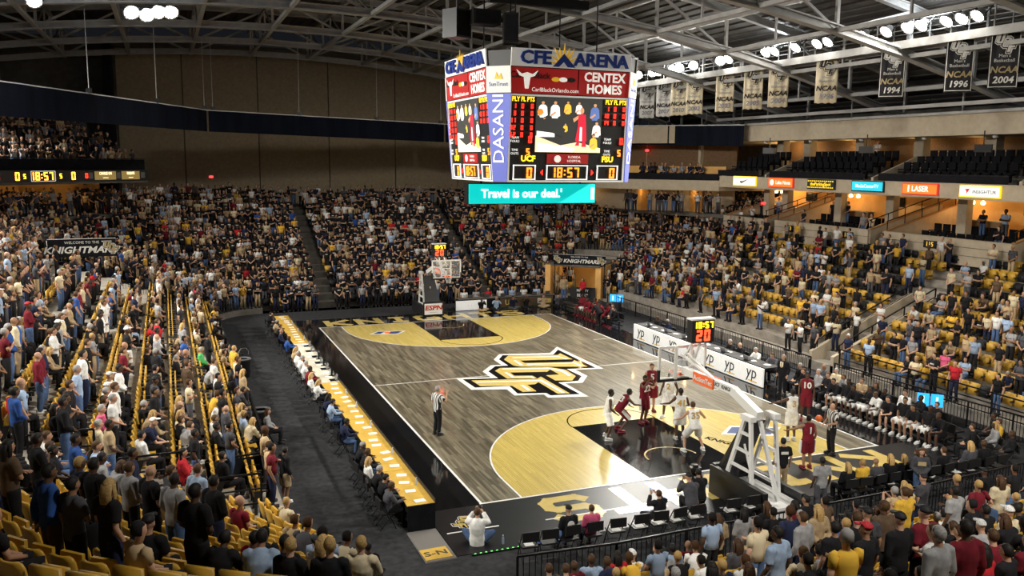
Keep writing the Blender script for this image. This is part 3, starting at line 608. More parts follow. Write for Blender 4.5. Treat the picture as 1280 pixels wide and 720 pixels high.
def board_face(th):
    tilt = math.atan((HT-HB)/5.5)
    f = MB().box((0, .02, 2.75), (2*HW, .04, 5.5)).build('display_face', M_black, sb)
    n = V((math.sin(th), -math.cos(th), 0)); f.location = n*(HB-.02); f.rotation_euler = (tilt, 0, th)
    B = lambda nm, x0, x1, z0, z1, m, y=-.03: MB().box(((x0+x1)/2, y/2, (z0+z1)/2), (x1-x0, -y, z1-z0)).build(nm, m, f)
    T = lambda s, sz, m, x, z, y=-.05, **k: text('lettering', s, sz, m, f, (x, y, z), **k)
    B('sign_panel', -2.84, 2.84, 4.86, 5.6, E_wh, -.06)
    T('CFE', .74, E_blue, -1.75, 5.22, -.12, bold=.03, ext=.05, sx=1.15); T('ARENA', .74, E_blue, 1.35, 5.22, -.12, bold=.03, ext=.05, sx=1.1)
    sun = emit('sun_gold', (.85, .5, .03), .3)
    for i in range(9):
        a = PI*(i+.5)/9; c_, s_ = math.cos(a), math.sin(a)
        poly([(-.42+.25*c_-.07*s_, 4.95+.3*s_+.07*c_), (-.42+.25*c_+.07*s_, 4.95+.3*s_-.07*c_), (-.42+.72*c_, 4.95+(.95 if i % 2 == 0 else .8)*s_)], -.1, -.06, sun, 'sun_ray', f)
    poly([(-.95, 4.9), (-.45, 5.45), (.1, 4.9), (-.25, 4.9), (-.45, 5.12), (-.68, 4.9)], -.15, -.1, E_blue, 'peak_emblem', f)
    B('banner_strip', -2.84, .3, 3.76, 4.82, E_rdp); B('banner_strip', .36, 2.84, 3.76, 4.82, E_rdp)
    T('CENTEX', .54, E_txt, 1.6, 4.53, bold=.03, sx=.98); T('HOMES', .54, E_txt, 1.6, 4.03, bold=.03, sx=.98)
    T('CarlBlackOrlando.com', .24, E_txt, -.75, 3.92, bold=.0); T('Carl', .36, M_black, -2.55, 4.5, bold=.02); T('Black', .36, M_black, -1.42, 4.5, bold=.02)
    poly([(-2.6, 4.72), (-2.35, 4.55), (-2.1, 4.62), (-1.85, 4.55), (-1.6, 4.72), (-1.75, 4.48), (-1.95, 4.42), (-2.02, 3.95), (-2.18, 3.95), (-2.25, 4.42), (-2.45, 4.48)], -.08, -.06, E_txt, 'skull_emblem', f)
    for x, m in ((-.75, sun), (-.4, E_txt), (-.02, M_black)): poly(blob(x, 4.38, .2, .1), -.05, -.03, m, 'badge', f)
    for x0, x1, z0, z1 in ((-2.84, 2.84, 3.64, 3.72), (-2.84, 2.84, 0, .07), (-2.84, -2.76, .05, 3.7), (2.76, 2.84, .05, 3.7)): B('white_edge', x0, x1, z0, z1, E_wh, -.05)
    for s in (-1, 1):
        T('PLY FL PTS', .27, E_ylt, s*2.22-(.0 if s > 0 else -.0), 3.5, bold=.03, sx=.82)
        rows = ((' 1', '0', '0'), (' 3', '0', '0'), ('11', '0', '0'), ('32', '0', '0'), ('52', '0', '0')) if s < 0 else ((' 1', '0', '0'), ('10', '0', '0'), ('14', '0', '0'))
        mb = MB()
        for i, (a, b, c) in enumerate(rows):
            z = 3.22-i*.3
            for q, x in ((a, -.45), (b, -.02), (c, .42)): seg(mb, q, (s*2.22+x, -.04, z), .2, th=.2)
        seg(mb, '0', (s*2.22+.38, -.04, 1.82), .3, th=.2); mb.build('stat_digits', E_rl, f)['kind'] = 'stuff'
        mb = MB(); seg(mb, '5', (s*2.22+.3, -.04, 1.3), .3, th=.2); mb.build('stat_digits', E_ao, f)['kind'] = 'stuff'
        for z, a, b in ((1.82, 'TEAM', 'FOULS'), (1.3, 'TIME', 'OUTS')): T(a, .14, E_wl, s*2.22-.32, z+.07); T(b, .14, E_wl, s*2.22-.32, z-.08)
        mb = MB(); seg(mb, '0', (s*2.02+.2, -.04, .4), .46, th=.17); mb.build('score_digit', E_ao, f)
        for x0, x1, z0, z1 in ((-.55, .5, .7, .74), (-.55, .5, .1, .14), (-.55, -.51, .1, .74), (.46, .5, .1, .74)): B('box_edge', s*2.02+x0, s*2.02+x1, z0, z1, E_wl, -.05)
    T('UCF', .34, E_ylt, -1.9, 1.0, bold=.04, sx=1.05); T('FSU', .34, E_ylt, 1.95, 1.0, bold=.04, sx=1.05)
    B('sponsor_panel', -1.0, 1.0, .8, 1.22, E_rdp); T('FLORIDA', .15, E_txt, .3, 1.09); T('HOSPITAL', .15, E_txt, .3, .92); poly(blob(-.5, 1.01, .16, .16), -.06, -.03, E_txt, 'round_emblem', f)
    mb = MB(); seg(mb, '18:57', (-.12, -.04, .42), .44, th=.15); mb.build('clock_digits', E_ao, f)['kind'] = 'stuff'
    for x0, x1, z0, z1 in ((-1, 1, .7, .74), (-1, 1, .1, .14), (-1, -.96, .1, .74), (.96, 1, .1, .74)): B('box_edge', x0, x1, z0, z1, E_wl, -.05)
    for s in (-1, 1): poly([(s*1.3, .42), (s*1.18, .55), (s*1.18, .29)], -.05, -.03, E_rl, 'arrow', f)
    # video picture
    vp = B('video_screen', -1.6, 1.55, 1.3, 3.62, VC['dark'], -.05)
    def q(P, m, d): poly(P, -.05-d, -.05, VC[m], 'picture_patch', f)
    q([(-1.6, 1.3), (1.55, 1.3), (1.55, 1.5), (.4, 1.75), (-.4, 1.6), (-1.6, 2.0)], 'floor', .004); q([(-1.55, 1.95), (-.7, 1.95), (-.7, 2.12), (-1.55, 2.2)], 'pale', .006); q([(-1.5, 1.32), (.2, 1.32), (.3, 1.5), (-1.5, 1.7)], 'pale', .006)
    def vfig(x, z, s, m, hm='dark', dd=.008):
        q([(x-.2*s, z+.12*s), (x-.1*s, z+.22*s), (x+.1*s, z+.22*s), (x+.2*s, z+.12*s), (x+.24*s, z-.25*s), (x+.15*s, z-.28*s), (x+.13*s, z-.35*s), (x-.13*s, z-.35*s), (x-.15*s, z-.28*s), (x-.24*s, z-.25*s)], m, dd)
        q(blob(x, z+.32*s, .075*s, .1*s, 8), 'skin', dd+.002); q([(x-.08*s, z+.34*s), (x-.06*s, z+.43*s), (x+.06*s, z+.43*s), (x+.08*s, z+.34*s), (x, z+.37*s)], hm, dd+.004)
        q([(x-.24*s, z-.22*s), (x-.17*s, z-.28*s), (x+.05*s, z-.12*s), (x, z-.06*s)], 'skin', dd+.003)
    for x, z, s, m in ((-1.3, 3.1, .95, 'pale'), (-.72, 3.1, 1.0, 'pale'), (-.12, 3.2, .75, 'gold'), (.42, 3.2, .7, 'pale'), (1.2, 3.05, 1.0, 'blue'), (1.32, 2.3, .9, 'pale'), (1.2, 1.75, .85, 'gold'), (-.2, 2.35, .5, 'gold'), (-1.2, 2.5, .7, 'blue')): vfig(x, z, s, m)
    q(blob(-1.42, 3.0, .14, .14, 12), 'ball', .016)
    q([(-1.6, 2.55), (-1.1, 2.75), (-.2, 2.3), (-.3, 1.95), (-1.0, 2.2), (-1.6, 2.25)], 'dark', .014)
    q([(.4, 2.95), (.75, 2.95), (.8, 2.45), (.85, 1.8), (.62, 1.75), (.55, 2.2), (.48, 1.75), (.3, 1.8), (.4, 2.4)], 'red', .012); q([(.5, 2.4), (.6, 2.4), (.62, 1.8), (.5, 1.8)], 'pale', .015); q(blob(.57, 3.1, .1, .14), 'skin', .012); q([(.3, 1.6), (.5, 1.6), (.5, 1.75), (.38, 1.75)], 'red', .012); q([(.62, 1.55), (.85, 1.55), (.8, 1.78), (.65, 1.78)], 'red', .012); q([(.15, 2.75), (.4, 2.9), (.4, 2.75), (.2, 2.6)], 'skin', .014)
for th in (0, -PI/2, PI/2, PI): board_face(th)
for k in range(4):                                  # slanting corner panels: white top, blue below
    th = -PI/4+k*PI/2; wt, wb_ = (HT-HW)*1.414, (HB-HW)*1.414; ht, hb = (HT+HW)/1.414+.02, (HB+HW)/1.414+.02
    f = poly([(-wb_/2, 0), (wb_/2, 0), (wt/2*.97, 3.72), (-wt/2*.97, 3.72)], 0, -.04, E_das, 'corner_panel', sb)
    f.location = (math.sin(th)*hb, -math.cos(th)*hb, 0); f.rotation_euler = (math.atan((ht-hb)/5.5), 0, th)
    MB().box((0, -.02, 4.3), (wt*.97, .05, 1.1)).build('white_panel', E_wh, f)
    text('lettering', 'SunTrust', .24, E_blue, f, (0, -.06, 4.1)); poly([(-.18, 4.32), (.2, 4.3), (.12, 4.55), (0, 4.4), (-.08, 4.6)], -.07, -.05, sun if False else emit('sun_gold', (.85, .5, .03), .3), 'emblem', f)
    text('lettering', 'DASANI', .72, E_txt, f, (0, -.06, 2.25), (PI/2, -PI/2, 0), .0, sx=1.15)
for x, y in ((-2, -2), (2, -2), (2, 2), (-2, 2)): MB().tube([(x, y, 5.5), (x, y, 9.3)], .03, 6).build('hoist_cable', M_blackm, sb)
MB().box((0, 0, 8.2), (5, .3, .4)).build('hoist_beam', M_black, sb)
t = thing('message_strip', 'glowing cyan message strip with white lettering under the scoreboard', 'screen', (.57, 1.0, 8.55))
MB().box((0, .3, 0), (6.7, .5, .98)).build('housing', M_black, t); MB().box((0, .03, 0), (6.6, .06, .92)).build('screen', emit('cyan_led', (.0, .62, .60), .8), t)
text('lettering', "Travel is our deal.'", .56, emit('strip_white', (.9, 1, 1), 1.2), t, (-.6, -.02, 0), bold=.03); 
for x in (3.1, 3.2): MB().box((x, -.01, 0), (.06, .03, .6)).build('small_mark', emit('strip_white', (.9, 1, 1), 1.2), t)
for x in (-2.6, 2.6): MB().bar((x, .3, .4), (x, .3, .75), .08).build('bracket', M_blackm, t)
for i, (p, a, b, c, rz) in enumerate((((-4.37, -2.13, 15.69), .9, .8, 1.15, .5), ((-3.3, -2.48, 15.96), 1.2, .8, .6, .0), ((-2.3, -2.94, 15.52), .6, .8, 1.2, -.3))):
    t = thing('loudspeaker', f'{nth(i)} black loudspeaker from the tan wall in the group hung before the scoreboard', 'speaker', p, rz)
    MB().box((0, 0, 0), (a, b, c)).build('cabinet', M_black, t); MB().box((0, -b/2-.01, 0), (a*.85, .03, c*.85)).build('grille', M_cloth_bk, t); MB().bar((0, 0, c/2), (0, 0, 1.9), .05).build('hanger', M_blackm, t)
# ---------------------------------------------------------------- championship banners
M_bw = mat('white_banner', (.80, .80, .78), .9, var=.06, scale=3); M_bt = mat('cream_banner', (.80, .71, .52), .9, var=.06, scale=3); M_bk = mat('black_banner', (.03, .03, .035), .85, var=.1)
M_ink = mat('banner_ink', (.02, .02, .025), .8); M_gt = mat('banner_gold_ink', (.42, .33, .17), .8); M_gy = mat('banner_grey_ink', (.3, .31, .35), .8); M_wi = mat('banner_white_ink', (.75, .74, .7), .8)
BN = [(20.09, 0, '2007', 'A'), (17.73, 0, '2007', 'B'), (15.79, 1, '2010', 'C'), (13.85, 1, '2002', 'D'), (10.39, 1, '2003', 'E'), (7.48, 1, '2005', 'F'), (5.12, 1, '2004', 'G'), (1.11, 1, '1996', 'H'), (-3.49, 2, '1994', ''), (-7.42, 2, '1996', ''), (-9.7, 2, '2004', '')]
def mini_logo(o, y, z, s, m1, m2):
    for k, m, e in (('white', m1, 0), ('black', m2, .004), ('u', m1, .008), ('c', m1, .008), ('f', m1, .008)):
        poly([(-q[1]/8*s*.9, q[0]/8*s*1.05+z) for q in LG[k]], y-.006-e, y-e, m, 'emblem', o)
for i, (y, kind, yr, _n) in enumerate(BN):
    wd, hgt = 1.15, 2.4
    t = thing('banner', f'{["white","cream","black"][kind]} championship banner, {nth(i)} of the line from the far end', 'banner', (18, y, 14.63), -PI/4*1.0, 'championship banners')
    mb = MB(); vs = []; N = 12
    for q in range(N+1):
        x = -wd/2+wd*q/N
        for z in (-hgt/2+.03*math.sin(q*1.7+i), hgt/2):
            amp = .02 if z > 0 else .05
            for e in (0, .02): vs.append((x, e+amp*math.sin(q*1.5+i), z))
    fs = []
    for q in range(N):
        a = q*4; b = a+4; fs += [(a, b, b+2, a+2), (a+1, a+3, b+3, b+1), (a+2, b+2, b+3, a+3), (a, a+1, b+1, b)]
    fs += [(0, 2, 3, 1), (N*4, N*4+1, N*4+3, N*4+2)]
    mb.add(vs, fs); cl = mb.build('cloth', (M_bw, M_bt, M_bk)[kind], t, True)
    yf = -.07; i1, i2 = (M_wi, M_ink) if kind == 2 else (M_ink, (M_bw, M_bt)[kind])
    mini_logo(t, yf, .72, .95, i1 if kind == 2 else M_ink, i2)
    text('lettering', "Men's", .2, M_wi if kind == 2 else M_gy, t, (0, yf, .18)); text('lettering', 'Basketball', .2, M_wi if kind == 2 else M_gy, t, (0, yf, -.02))
    text('lettering', 'NCAA', .38, M_gt if kind == 2 else M_ink, t, (0, yf, -.42), bold=.03, shear=.2); text('lettering', yr, .4, M_wi if kind == 2 else M_gy, t, (0, yf, -.85), bold=.025, shear=.15)
    if kind == 2:
        for a, b, c, e in ((-wd/2+.04, 0, .03, hgt-.08), (wd/2-.04, 0, .03, hgt-.08), (0, hgt/2-.05, wd-.06, .03), (0, -hgt/2+.07, wd-.06, .03)): MB().box((a, yf+.015, b), (c, .02, e)).build('border', M_wi, t)
    MB().tube([(-wd/2-.05, 0, hgt/2), (wd/2+.05, 0, hgt/2)], .03, 6).build('top_rod', M_steel, t); MB().bar((0, 0, hgt/2), (0, 0, hgt/2+.2), .03).build('hanger', M_steel, t)
# ---------------------------------------------------------------- figures: one continuous body per pose, clothes fitted over it
M_skin = obmat('skin', .55, .05, 20, .4); M_cl = obmat('cloth', .9, .14, 9, .2); M_hair = obmat('hair', .65, .25, 40, .3); M_shoe = obmat('shoe_leather', .5, .1, 20, .4)
M_str = obmat('striped_cloth', .9, pattern=('X', 4.0, .03)); M_eye = mat('eye', (.015, .012, .01), .3); M_lip = mat('lip', (.28, .10, .08), .6)
def ell_tube(mb, pts, radii, side=(1, 0, 0), n=10, flat=''):
    """elliptical tube with rounded ends: radii = (across, front to back)"""
    pts = [V(p) for p in pts]; side = V(side)
    t0 = (pts[1]-pts[0]).normalized(); t1 = (pts[-1]-pts[-2]).normalized()
    r0, r1 = radii[0], radii[-1]; e0, e1 = min(r0)*.55, min(r1)*.55
    P, RR = list(pts), list(radii)
    if 's' not in flat: P.insert(0, pts[0]-t0*e0); RR.insert(0, (r0[0]*.5, r0[1]*.5))
    if 'e' not in flat: P.append(pts[-1]+t1*e1); RR.append((r1[0]*.5, r1[1]*.5))
    vs = []
    for i, p in enumerate(P):
        t = (P[min(i+1, len(P)-1)]-P[max(i-1, 0)]).normalized()
        a = (side-t*side.dot(t))
        a = a.normalized() if a.length > .05 else t.cross(V((0, 1, 0))).normalized()
        b = t.cross(a)
        for k in range(n): vs.append(p+a*math.cos(2*PI*k/n)*RR[i][0]+b*math.sin(2*PI*k/n)*RR[i][1])
    m = len(P)
    fs = [(i*n+k, i*n+(k+1) % n, (i+1)*n+(k+1) % n, (i+1)*n+k) for i in range(m-1) for k in range(n)]
    mb.add(vs, fs+[tuple(range(n))[::-1], tuple(range((m-1)*n, m*n))])
def ellipsoid(mb, c, r, rot=None, n=12, m_=8, lo=-1.0, mt=None):
    vs = []; c = V(c)
    for i in range(m_+1):
        ph = -PI/2+PI*i/m_
        for k in range(n):
            p = V((math.cos(2*PI*k/n)*math.cos(ph)*r[0], math.sin(2*PI*k/n)*math.cos(ph)*r[1], math.sin(ph)*r[2]))
            vs.append(c+(rot @ p if rot else p))
    mb.add(vs, [(i*n+k, i*n+(k+1) % n, (i+1)*n+(k+1) % n, (i+1)*n+k) for i in range(m_) for k in range(n)], mt)
def stand(**k):
    p = dict(pel=(0, 0, .96), ch=(0, 0, 1.28), nk=(0, -.01, 1.47), hd=(0, .025, 1.635), yaw=0, pit=0,
             sh=[(-.185, -.01, 1.42), (.185, -.01, 1.42)], el=[(-.25, -.04, 1.14), (.25, -.04, 1.14)], wr=[(-.25, .06, .90), (.25, .06, .90)],
             hip=[(-.09, 0, .92), (.09, 0, .92)], kn=[(-.105, .02, .50), (.105, .02, .50)], an=[(-.115, -.03, .09), (.115, -.03, .09)], toe=[(-.14, .9, 0), (.14, .9, 0)])
    p.update(k); return p
def sit(**k):
    p = stand(pel=(0, 0, .54), ch=(0, -.06, .87), nk=(0, -.06, 1.06), hd=(0, -.02, 1.225), sh=[(-.185, -.06, 1.01), (.185, -.06, 1.01)],
              el=[(-.24, -.02, .75), (.24, -.02, .75)], wr=[(-.1, .21, .63), (.1, .21, .63)], hip=[(-.09, .02, .51), (.09, .02, .51)],
              kn=[(-.13, .43, .50), (.13, .43, .50)], an=[(-.13, .40, .09), (.13, .40, .09)])
    p.update(k); return p
POSE = dict(
    down=stand(), down2=stand(el=[(-.26, -.02, 1.15), (.25, -.05, 1.14)], wr=[(-.22, .13, .93), (.27, .05, .9)], hd=(0.01, .03, 1.63), yaw=25),
    crossed=stand(el=[(-.26, .06, 1.15), (.26, .06, 1.15)], wr=[(.08, .2, 1.19), (-.08, .17, 1.14)]),
    clasp=stand(el=[(-.26, .0, 1.13), (.26, .0, 1.13)], wr=[(-.06, .19, .97), (.06, .19, .97)]),
    hips=stand(el=[(-.37, -.08, 1.17), (.37, -.08, 1.17)], wr=[(-.19, .02, 1.0), (.19, .02, 1.0)]),
    behind=stand(el=[(-.26, -.1, 1.14), (.26, -.1, 1.14)], wr=[(-.06, -.17, .97), (.06, -.17, .97)]),
    heart=stand(el=[(-.25, -.04, 1.14), (.26, .06, 1.16)], wr=[(-.25, .06, .9), (-.03, .19, 1.27)]),
    phone=stand(el=[(-.25, .1, 1.2), (.25, .12, 1.2)], wr=[(-.08, .28, 1.4), (.08, .28, 1.4)]),
    sit=sit(), lean=sit(ch=(0, .08, .83), nk=(0, .16, 1.0), hd=(0, .24, 1.14), sh=[(-.185, .14, .95), (.185, .14, .95)], el=[(-.2, .3, .64), (.2, .3, .64)], wr=[(-.04, .47, .6), (.04, .47, .6)]),
    write=sit(ch=(0, .02, .86), nk=(0, .07, 1.04), hd=(0, .13, 1.19), pit=18, sh=[(-.185, .05, .99), (.185, .05, .99)], el=[(-.26, .2, .78), (.26, .2, .78)], wr=[(-.12, .42, .78), (.12, .42, .78)]),
    chin=sit(el=[(-.2, .24, .74), (.24, .1, .74)], wr=[(-.05, .2, 1.0), (.1, .3, .74)], ch=(0, 0, .86), nk=(0, .04, 1.05), hd=(0, .1, 1.2), sh=[(-.185, .02, 1.0), (.185, .02, 1.0)]),
    fold=sit(el=[(-.25, .06, .77), (.25, .06, .77)], wr=[(.07, .17, .82), (-.07, .14, .78)]),
    floor=sit(pel=(0, 0, .13), ch=(0, -.02, .46), nk=(0, .0, .65), hd=(0, .06, .81), sh=[(-.185, 0, .6), (.185, 0, .6)], hip=[(-.09, .02, .1), (.09, .02, .1)], kn=[(-.36, .34, .2), (.36, .34, .2)], an=[(.06, .36, .07), (-.06, .42, .07)],
              el=[(-.27, .16, .5), (.27, .16, .5)], wr=[(-.1, .3, .74), (.1, .3, .74)], toe=[(.6, .3, 0), (-.6, .3, 0)]),
    kneel=stand(pel=(0, 0, .40), ch=(0, .14, .68), nk=(0, .22, .85), hd=(0, .3, 1.0), sh=[(-.185, .2, .8), (.185, .2, .8)], hip=[(-.09, .02, .36), (.09, .02, .36)], kn=[(-.16, .36, .42), (.14, .34, .06)], an=[(-.15, .3, .09), (.13, -.1, .08)],
                el=[(-.25, .36, .62), (.25, .36, .62)], wr=[(-.09, .5, .86), (.09, .5, .86)]),
    guard=stand(pel=(0, -.1, .84), ch=(0, .03, 1.13), nk=(0, .09, 1.31), hd=(0, .15, 1.46), sh=[(-.2, .07, 1.26), (.2, .07, 1.26)], el=[(-.38, .08, 1.08), (.38, .08, 1.08)], wr=[(-.5, .26, .98), (.5, .26, .98)],
                hip=[(-.1, -.08, .81), (.1, -.08, .81)], kn=[(-.24, .14, .47), (.24, .14, .47)], an=[(-.33, -.06, .09), (.33, -.06, .09)]),
    stance=stand(pel=(0, -.04, .91), hip=[(-.1, -.03, .88), (.1, -.03, .88)], kn=[(-.17, .08, .48), (.17, .06, .48)], an=[(-.24, -.06, .09), (.24, -.06, .09)], ch=(0, .02, 1.22), nk=(0, .03, 1.41), hd=(0, .07, 1.57), sh=[(-.2, .02, 1.36), (.2, .02, 1.36)],
                 el=[(-.29, -.02, 1.1), (.29, .02, 1.1)], wr=[(-.3, .16, .93), (.28, .2, .95)]),
    crouchp=stand(pel=(0, -.16, .78), ch=(0, .02, 1.05), nk=(0, .12, 1.21), hd=(0, .21, 1.34), sh=[(-.2, .08, 1.16), (.2, .08, 1.16)], el=[(-.3, .16, .93), (.3, .26, .98)], wr=[(-.24, .36, .78), (.22, .5, .92)],
                  hip=[(-.1, -.14, .75), (.1, -.14, .75)], kn=[(-.18, .16, .5), (.18, .12, .46)], an=[(-.2, -.14, .09), (.22, -.2, .09)]),
    shoot=stand(el=[(-.3, .2, 1.38), (.3, .2, 1.38)], wr=[(-.1, .26, 1.6), (.1, .26, 1.62)], hd=(0, .04, 1.63), kn=[(-.1, .05, .5), (.1, .05, .5)]),
    point=stand(el=[(-.4, .05, 1.32), (.25, -.04, 1.14)], wr=[(-.64, .12, 1.26), (.25, .06, .9)]), reach=stand(el=[(-.34, .1, 1.22), (.3, .06, 1.16)], wr=[(-.5, .3, 1.14), (.32, .26, 1.1)]),
    signal=stand(el=[(-.24, -.06, 1.15), (.3, .14, 1.24)], wr=[(-.08, .16, 1.1), (.2, .26, 1.48)]), hold=stand(el=[(-.3, .02, 1.15), (.26, .02, 1.14)], wr=[(-.3, .26, 1.14), (.2, .2, 1.0)]),
    bend=stand(pel=(0, -.08, .95), ch=(0, .16, 1.17), nk=(0, .28, 1.3), hd=(0, .4, 1.39), sh=[(-.185, .24, 1.26), (.185, .24, 1.26)], el=[(-.25, .3, 1.0), (.25, .3, 1.0)], wr=[(-.16, .42, .8), (.16, .42, .8)]),
)
lerp = lambda a, b, t: V(a)+(V(b)-V(a))*t
def torso(mb, p, g, top=1.0, low=0):
    pel, ch, nk = V(p['pel']), V(p['ch']), V(p['nk'])
    pts = [pel+(pel-ch)*(.28+low), pel, lerp(pel, ch, .45), ch, lerp(ch, nk, .55)]
    rr = [(.15, .105), (.168, .118), (.15, .108), (.178, .122), (.165, .105)]
    if top: pts.append(lerp(ch, nk, .95)); rr.append((.085, .075))
    ell_tube(mb, pts, [(a+g, b+g) for a, b in rr], n=14, flat='s' if g > 0 else '')
def arms(mb, p, g, end, slim=0):
    for i in (0, 1):
        s, e, w_ = V(p['sh'][i]), V(p['el'][i]), V(p['wr'][i])
        pts = [lerp(s, p['nk'], .25), s, lerp(s, e, .5), e]; rr = [.062, .064, .054, .045]
        if end > 1: pts += [lerp(e, w_, .35), lerp(e, w_, end-1)]; rr += [.046, .034]
        else: pts[-1] = lerp(s, e, end); rr[-1] = .052; pts[2] = lerp(s, e, end*.55)
        ell_tube(mb, pts, [(r+g, r+g) for r in rr], flat='e' if g > 0 else '')
def legs(mb, p, g, end, flare=0):
    for i in (0, 1):
        h, k, a = V(p['hip'][i]), V(p['kn'][i]), V(p['an'][i])
        pts = [lerp(h, p['pel'], .3), h, lerp(h, k, .5)]; rr = [.095, .098, .084]
        if end > 1: pts += [k, lerp(k, a, .35), lerp(k, a, end-1)]; rr += [.062, .060, .042]
        else: pts += [lerp(h, k, end)]; rr += [.066]
        ell_tube(mb, pts, [(r+g+flare*j/len(rr), r+g+flare*j/len(rr)) for j, r in enumerate(rr)], flat='e' if g > 0 else '')
def head_rot(p): return Matrix.Rotation(R(p['yaw']), 3, 'Z') @ Matrix.Rotation(R(-p['pit']), 3, 'X')
JOBS = []; DONE = {}
def remesh_job(key, mb, voxel, post=None):
    me = mb.mesh('draft'); o = bpy.data.objects.new('draft', me); COL.objects.link(o)
    m = o.modifiers.new('r', 'REMESH'); m.mode = 'VOXEL'; m.voxel_size = voxel; m.use_smooth_shade = True
    s = o.modifiers.new('s', 'SMOOTH'); s.factor = .5; s.iterations = 3
    JOBS.append((key, o, post))
def body_mesh(pose):
    p = POSE[pose]; mb = MB(); hr = head_rot(p); hd = V(p['hd'])
    torso(mb, p, -.004); arms(mb, p, -.004, 2.0); legs(mb, p, -.004, 2.0)
    ell_tube(mb, [lerp(p['ch'], p['nk'], .9), p['nk'], lerp(p['nk'], hd, .75)], [(.062, .062), (.056, .06), (.054, .058)])
    ellipsoid(mb, hd+hr @ V((0, -.005, .02)), (.076, .096, .098), hr); ell_tube(mb, [hd+hr @ V((0, .03, -.02)), hd+hr @ V((0, .05, -.085))], [(.062, .06), (.036, .034)], hr @ V((1, 0, 0)))
    ellipsoid(mb, hd+hr @ V((0, .098, -.012)), (.016, .022, .026), hr, 8, 5)
    for s in (-1, 1): ellipsoid(mb, hd+hr @ V((s*.08, -.005, 0)), (.014, .02, .032), hr, 8, 5)
    for i in (0, 1):
        a = V(p['an'][i]); d = V((p['toe'][i][0], p['toe'][i][1], 0)).normalized()
        ell_tube(mb, [a+V((0, 0, .03)), a-V((0, 0, .03)), a+d*.1-V((0, 0, .05))], [(.036, .04), (.04, .045), (.036, .025)])
        e, w_ = V(p['el'][i]), V(p['wr'][i]); d = (w_-e).normalized()
        ell_tube(mb, [w_-d*.02, w_+d*.04, w_+d*.085], [(.024, .024), (.04, .02), (.038, .018)])
    def post(me):
        x = MB()
        for i in (0, 1):
            e, w_ = V(p['el'][i]), V(p['wr'][i]); d = (w_-e).normalized(); a = V((1, 0, 0))-d*d.x
            a = (a if a.length > .2 else V((0, 1, 0))-d*d.y).normalized(); b = d.cross(a); sg = 1 if i == 0 else -1
            if (b.y > 0) == (abs(d.y) < .8): b = -b
            for q, ln in enumerate((.062, .07, .066, .052)):
                o = w_+d*.08+a*(q-1.5)*.019
                x.tube([o, o+d*ln*.5-b*.006, o+d*ln*.85-b*.026], [.0095, .009, .007], 5)
            o = w_+d*.03+a*sg*.034; x.tube([o, o+d*.035+a*sg*.02, o+d*.065+a*sg*.018-b*.01], [.012, .011, .008], 5)
        n0 = len(x.f)
        for s in (-1, 1): ellipsoid(x, hd+hr @ V((s*.031, .083, .022)), (.013, .01, .008), hr, 6, 4)
        n1_ = len(x.f); ellipsoid(x, hd+hr @ V((0, .086, -.052)), (.024, .008, .007), hr, 6, 4)
        join(me, x, [0]*n0+[1]*(n1_-n0)+[2]*(len(x.f)-n1_))
        for m_ in (M_skin, M_eye, M_lip): me.materials.append(m_)
    remesh_job(('body', pose), mb, .021, post)
def join(me, x, mi):
    bm = bmesh.new(); bm.from_mesh(me); vs = [bm.verts.new(v) for v in x.v]
    for f, m_ in zip(x.f, mi):
        k = bm.faces.new([vs[i] for i in f]); k.material_index = m_; k.smooth = True
    bm.to_mesh(me); bm.free()
def shirt_mesh(pose, kind):
    p = POSE[pose]; mb = MB(); g = .016
    torso(mb, p, g+(.012 if kind in ('coat', 'jersey') else 0), 1, .25 if kind == 'coat' else .1)
    if kind in ('long', 'coat'): arms(mb, p, g+(.008 if kind == 'coat' else 0), 1.9)
    elif kind == 'short': arms(mb, p, g+.008, .75)
    else:
        for i in (0, 1): ell_tube(mb, [lerp(p['sh'][i], p['nk'], .6), lerp(p['sh'][i], p['nk'], .2)], [(.07, .07), (.068, .075)])
    remesh_job(('shirt', pose, kind), mb, .021, lambda me: me.materials.append(M_cl))
def trouser_mesh(pose, kind):
    p = POSE[pose]; mb = MB(); pel = V(p['pel']); ch = V(p['ch'])
    ell_tube(mb, [lerp(pel, p['hip'][0], .0)+(pel-ch)*.2, pel, lerp(pel, ch, .25)], [(.14, .105), (.178, .128), (.165, .12)], n=14)
    if kind == 'long': legs(mb, p, .012, 1.93, .012)
    else: legs(mb, p, .022, .98, .05)
    remesh_job(('trousers', pose, kind), mb, .021, lambda me: me.materials.append(M_cl))
def flush_jobs():
    if not JOBS: return
    dg = bpy.context.evaluated_depsgraph_get(); dg.update()
    for key, o, post in JOBS:
        me = bpy.data.meshes.new_from_object(o.evaluated_get(dg)); me.name = key[0]
        me.materials.clear()
        if post: post(me)
        DONE[key] = me
    for key, o, post in JOBS:
        d = o.data; bpy.data.objects.remove(o); bpy.data.meshes.remove(d)
    JOBS.clear()
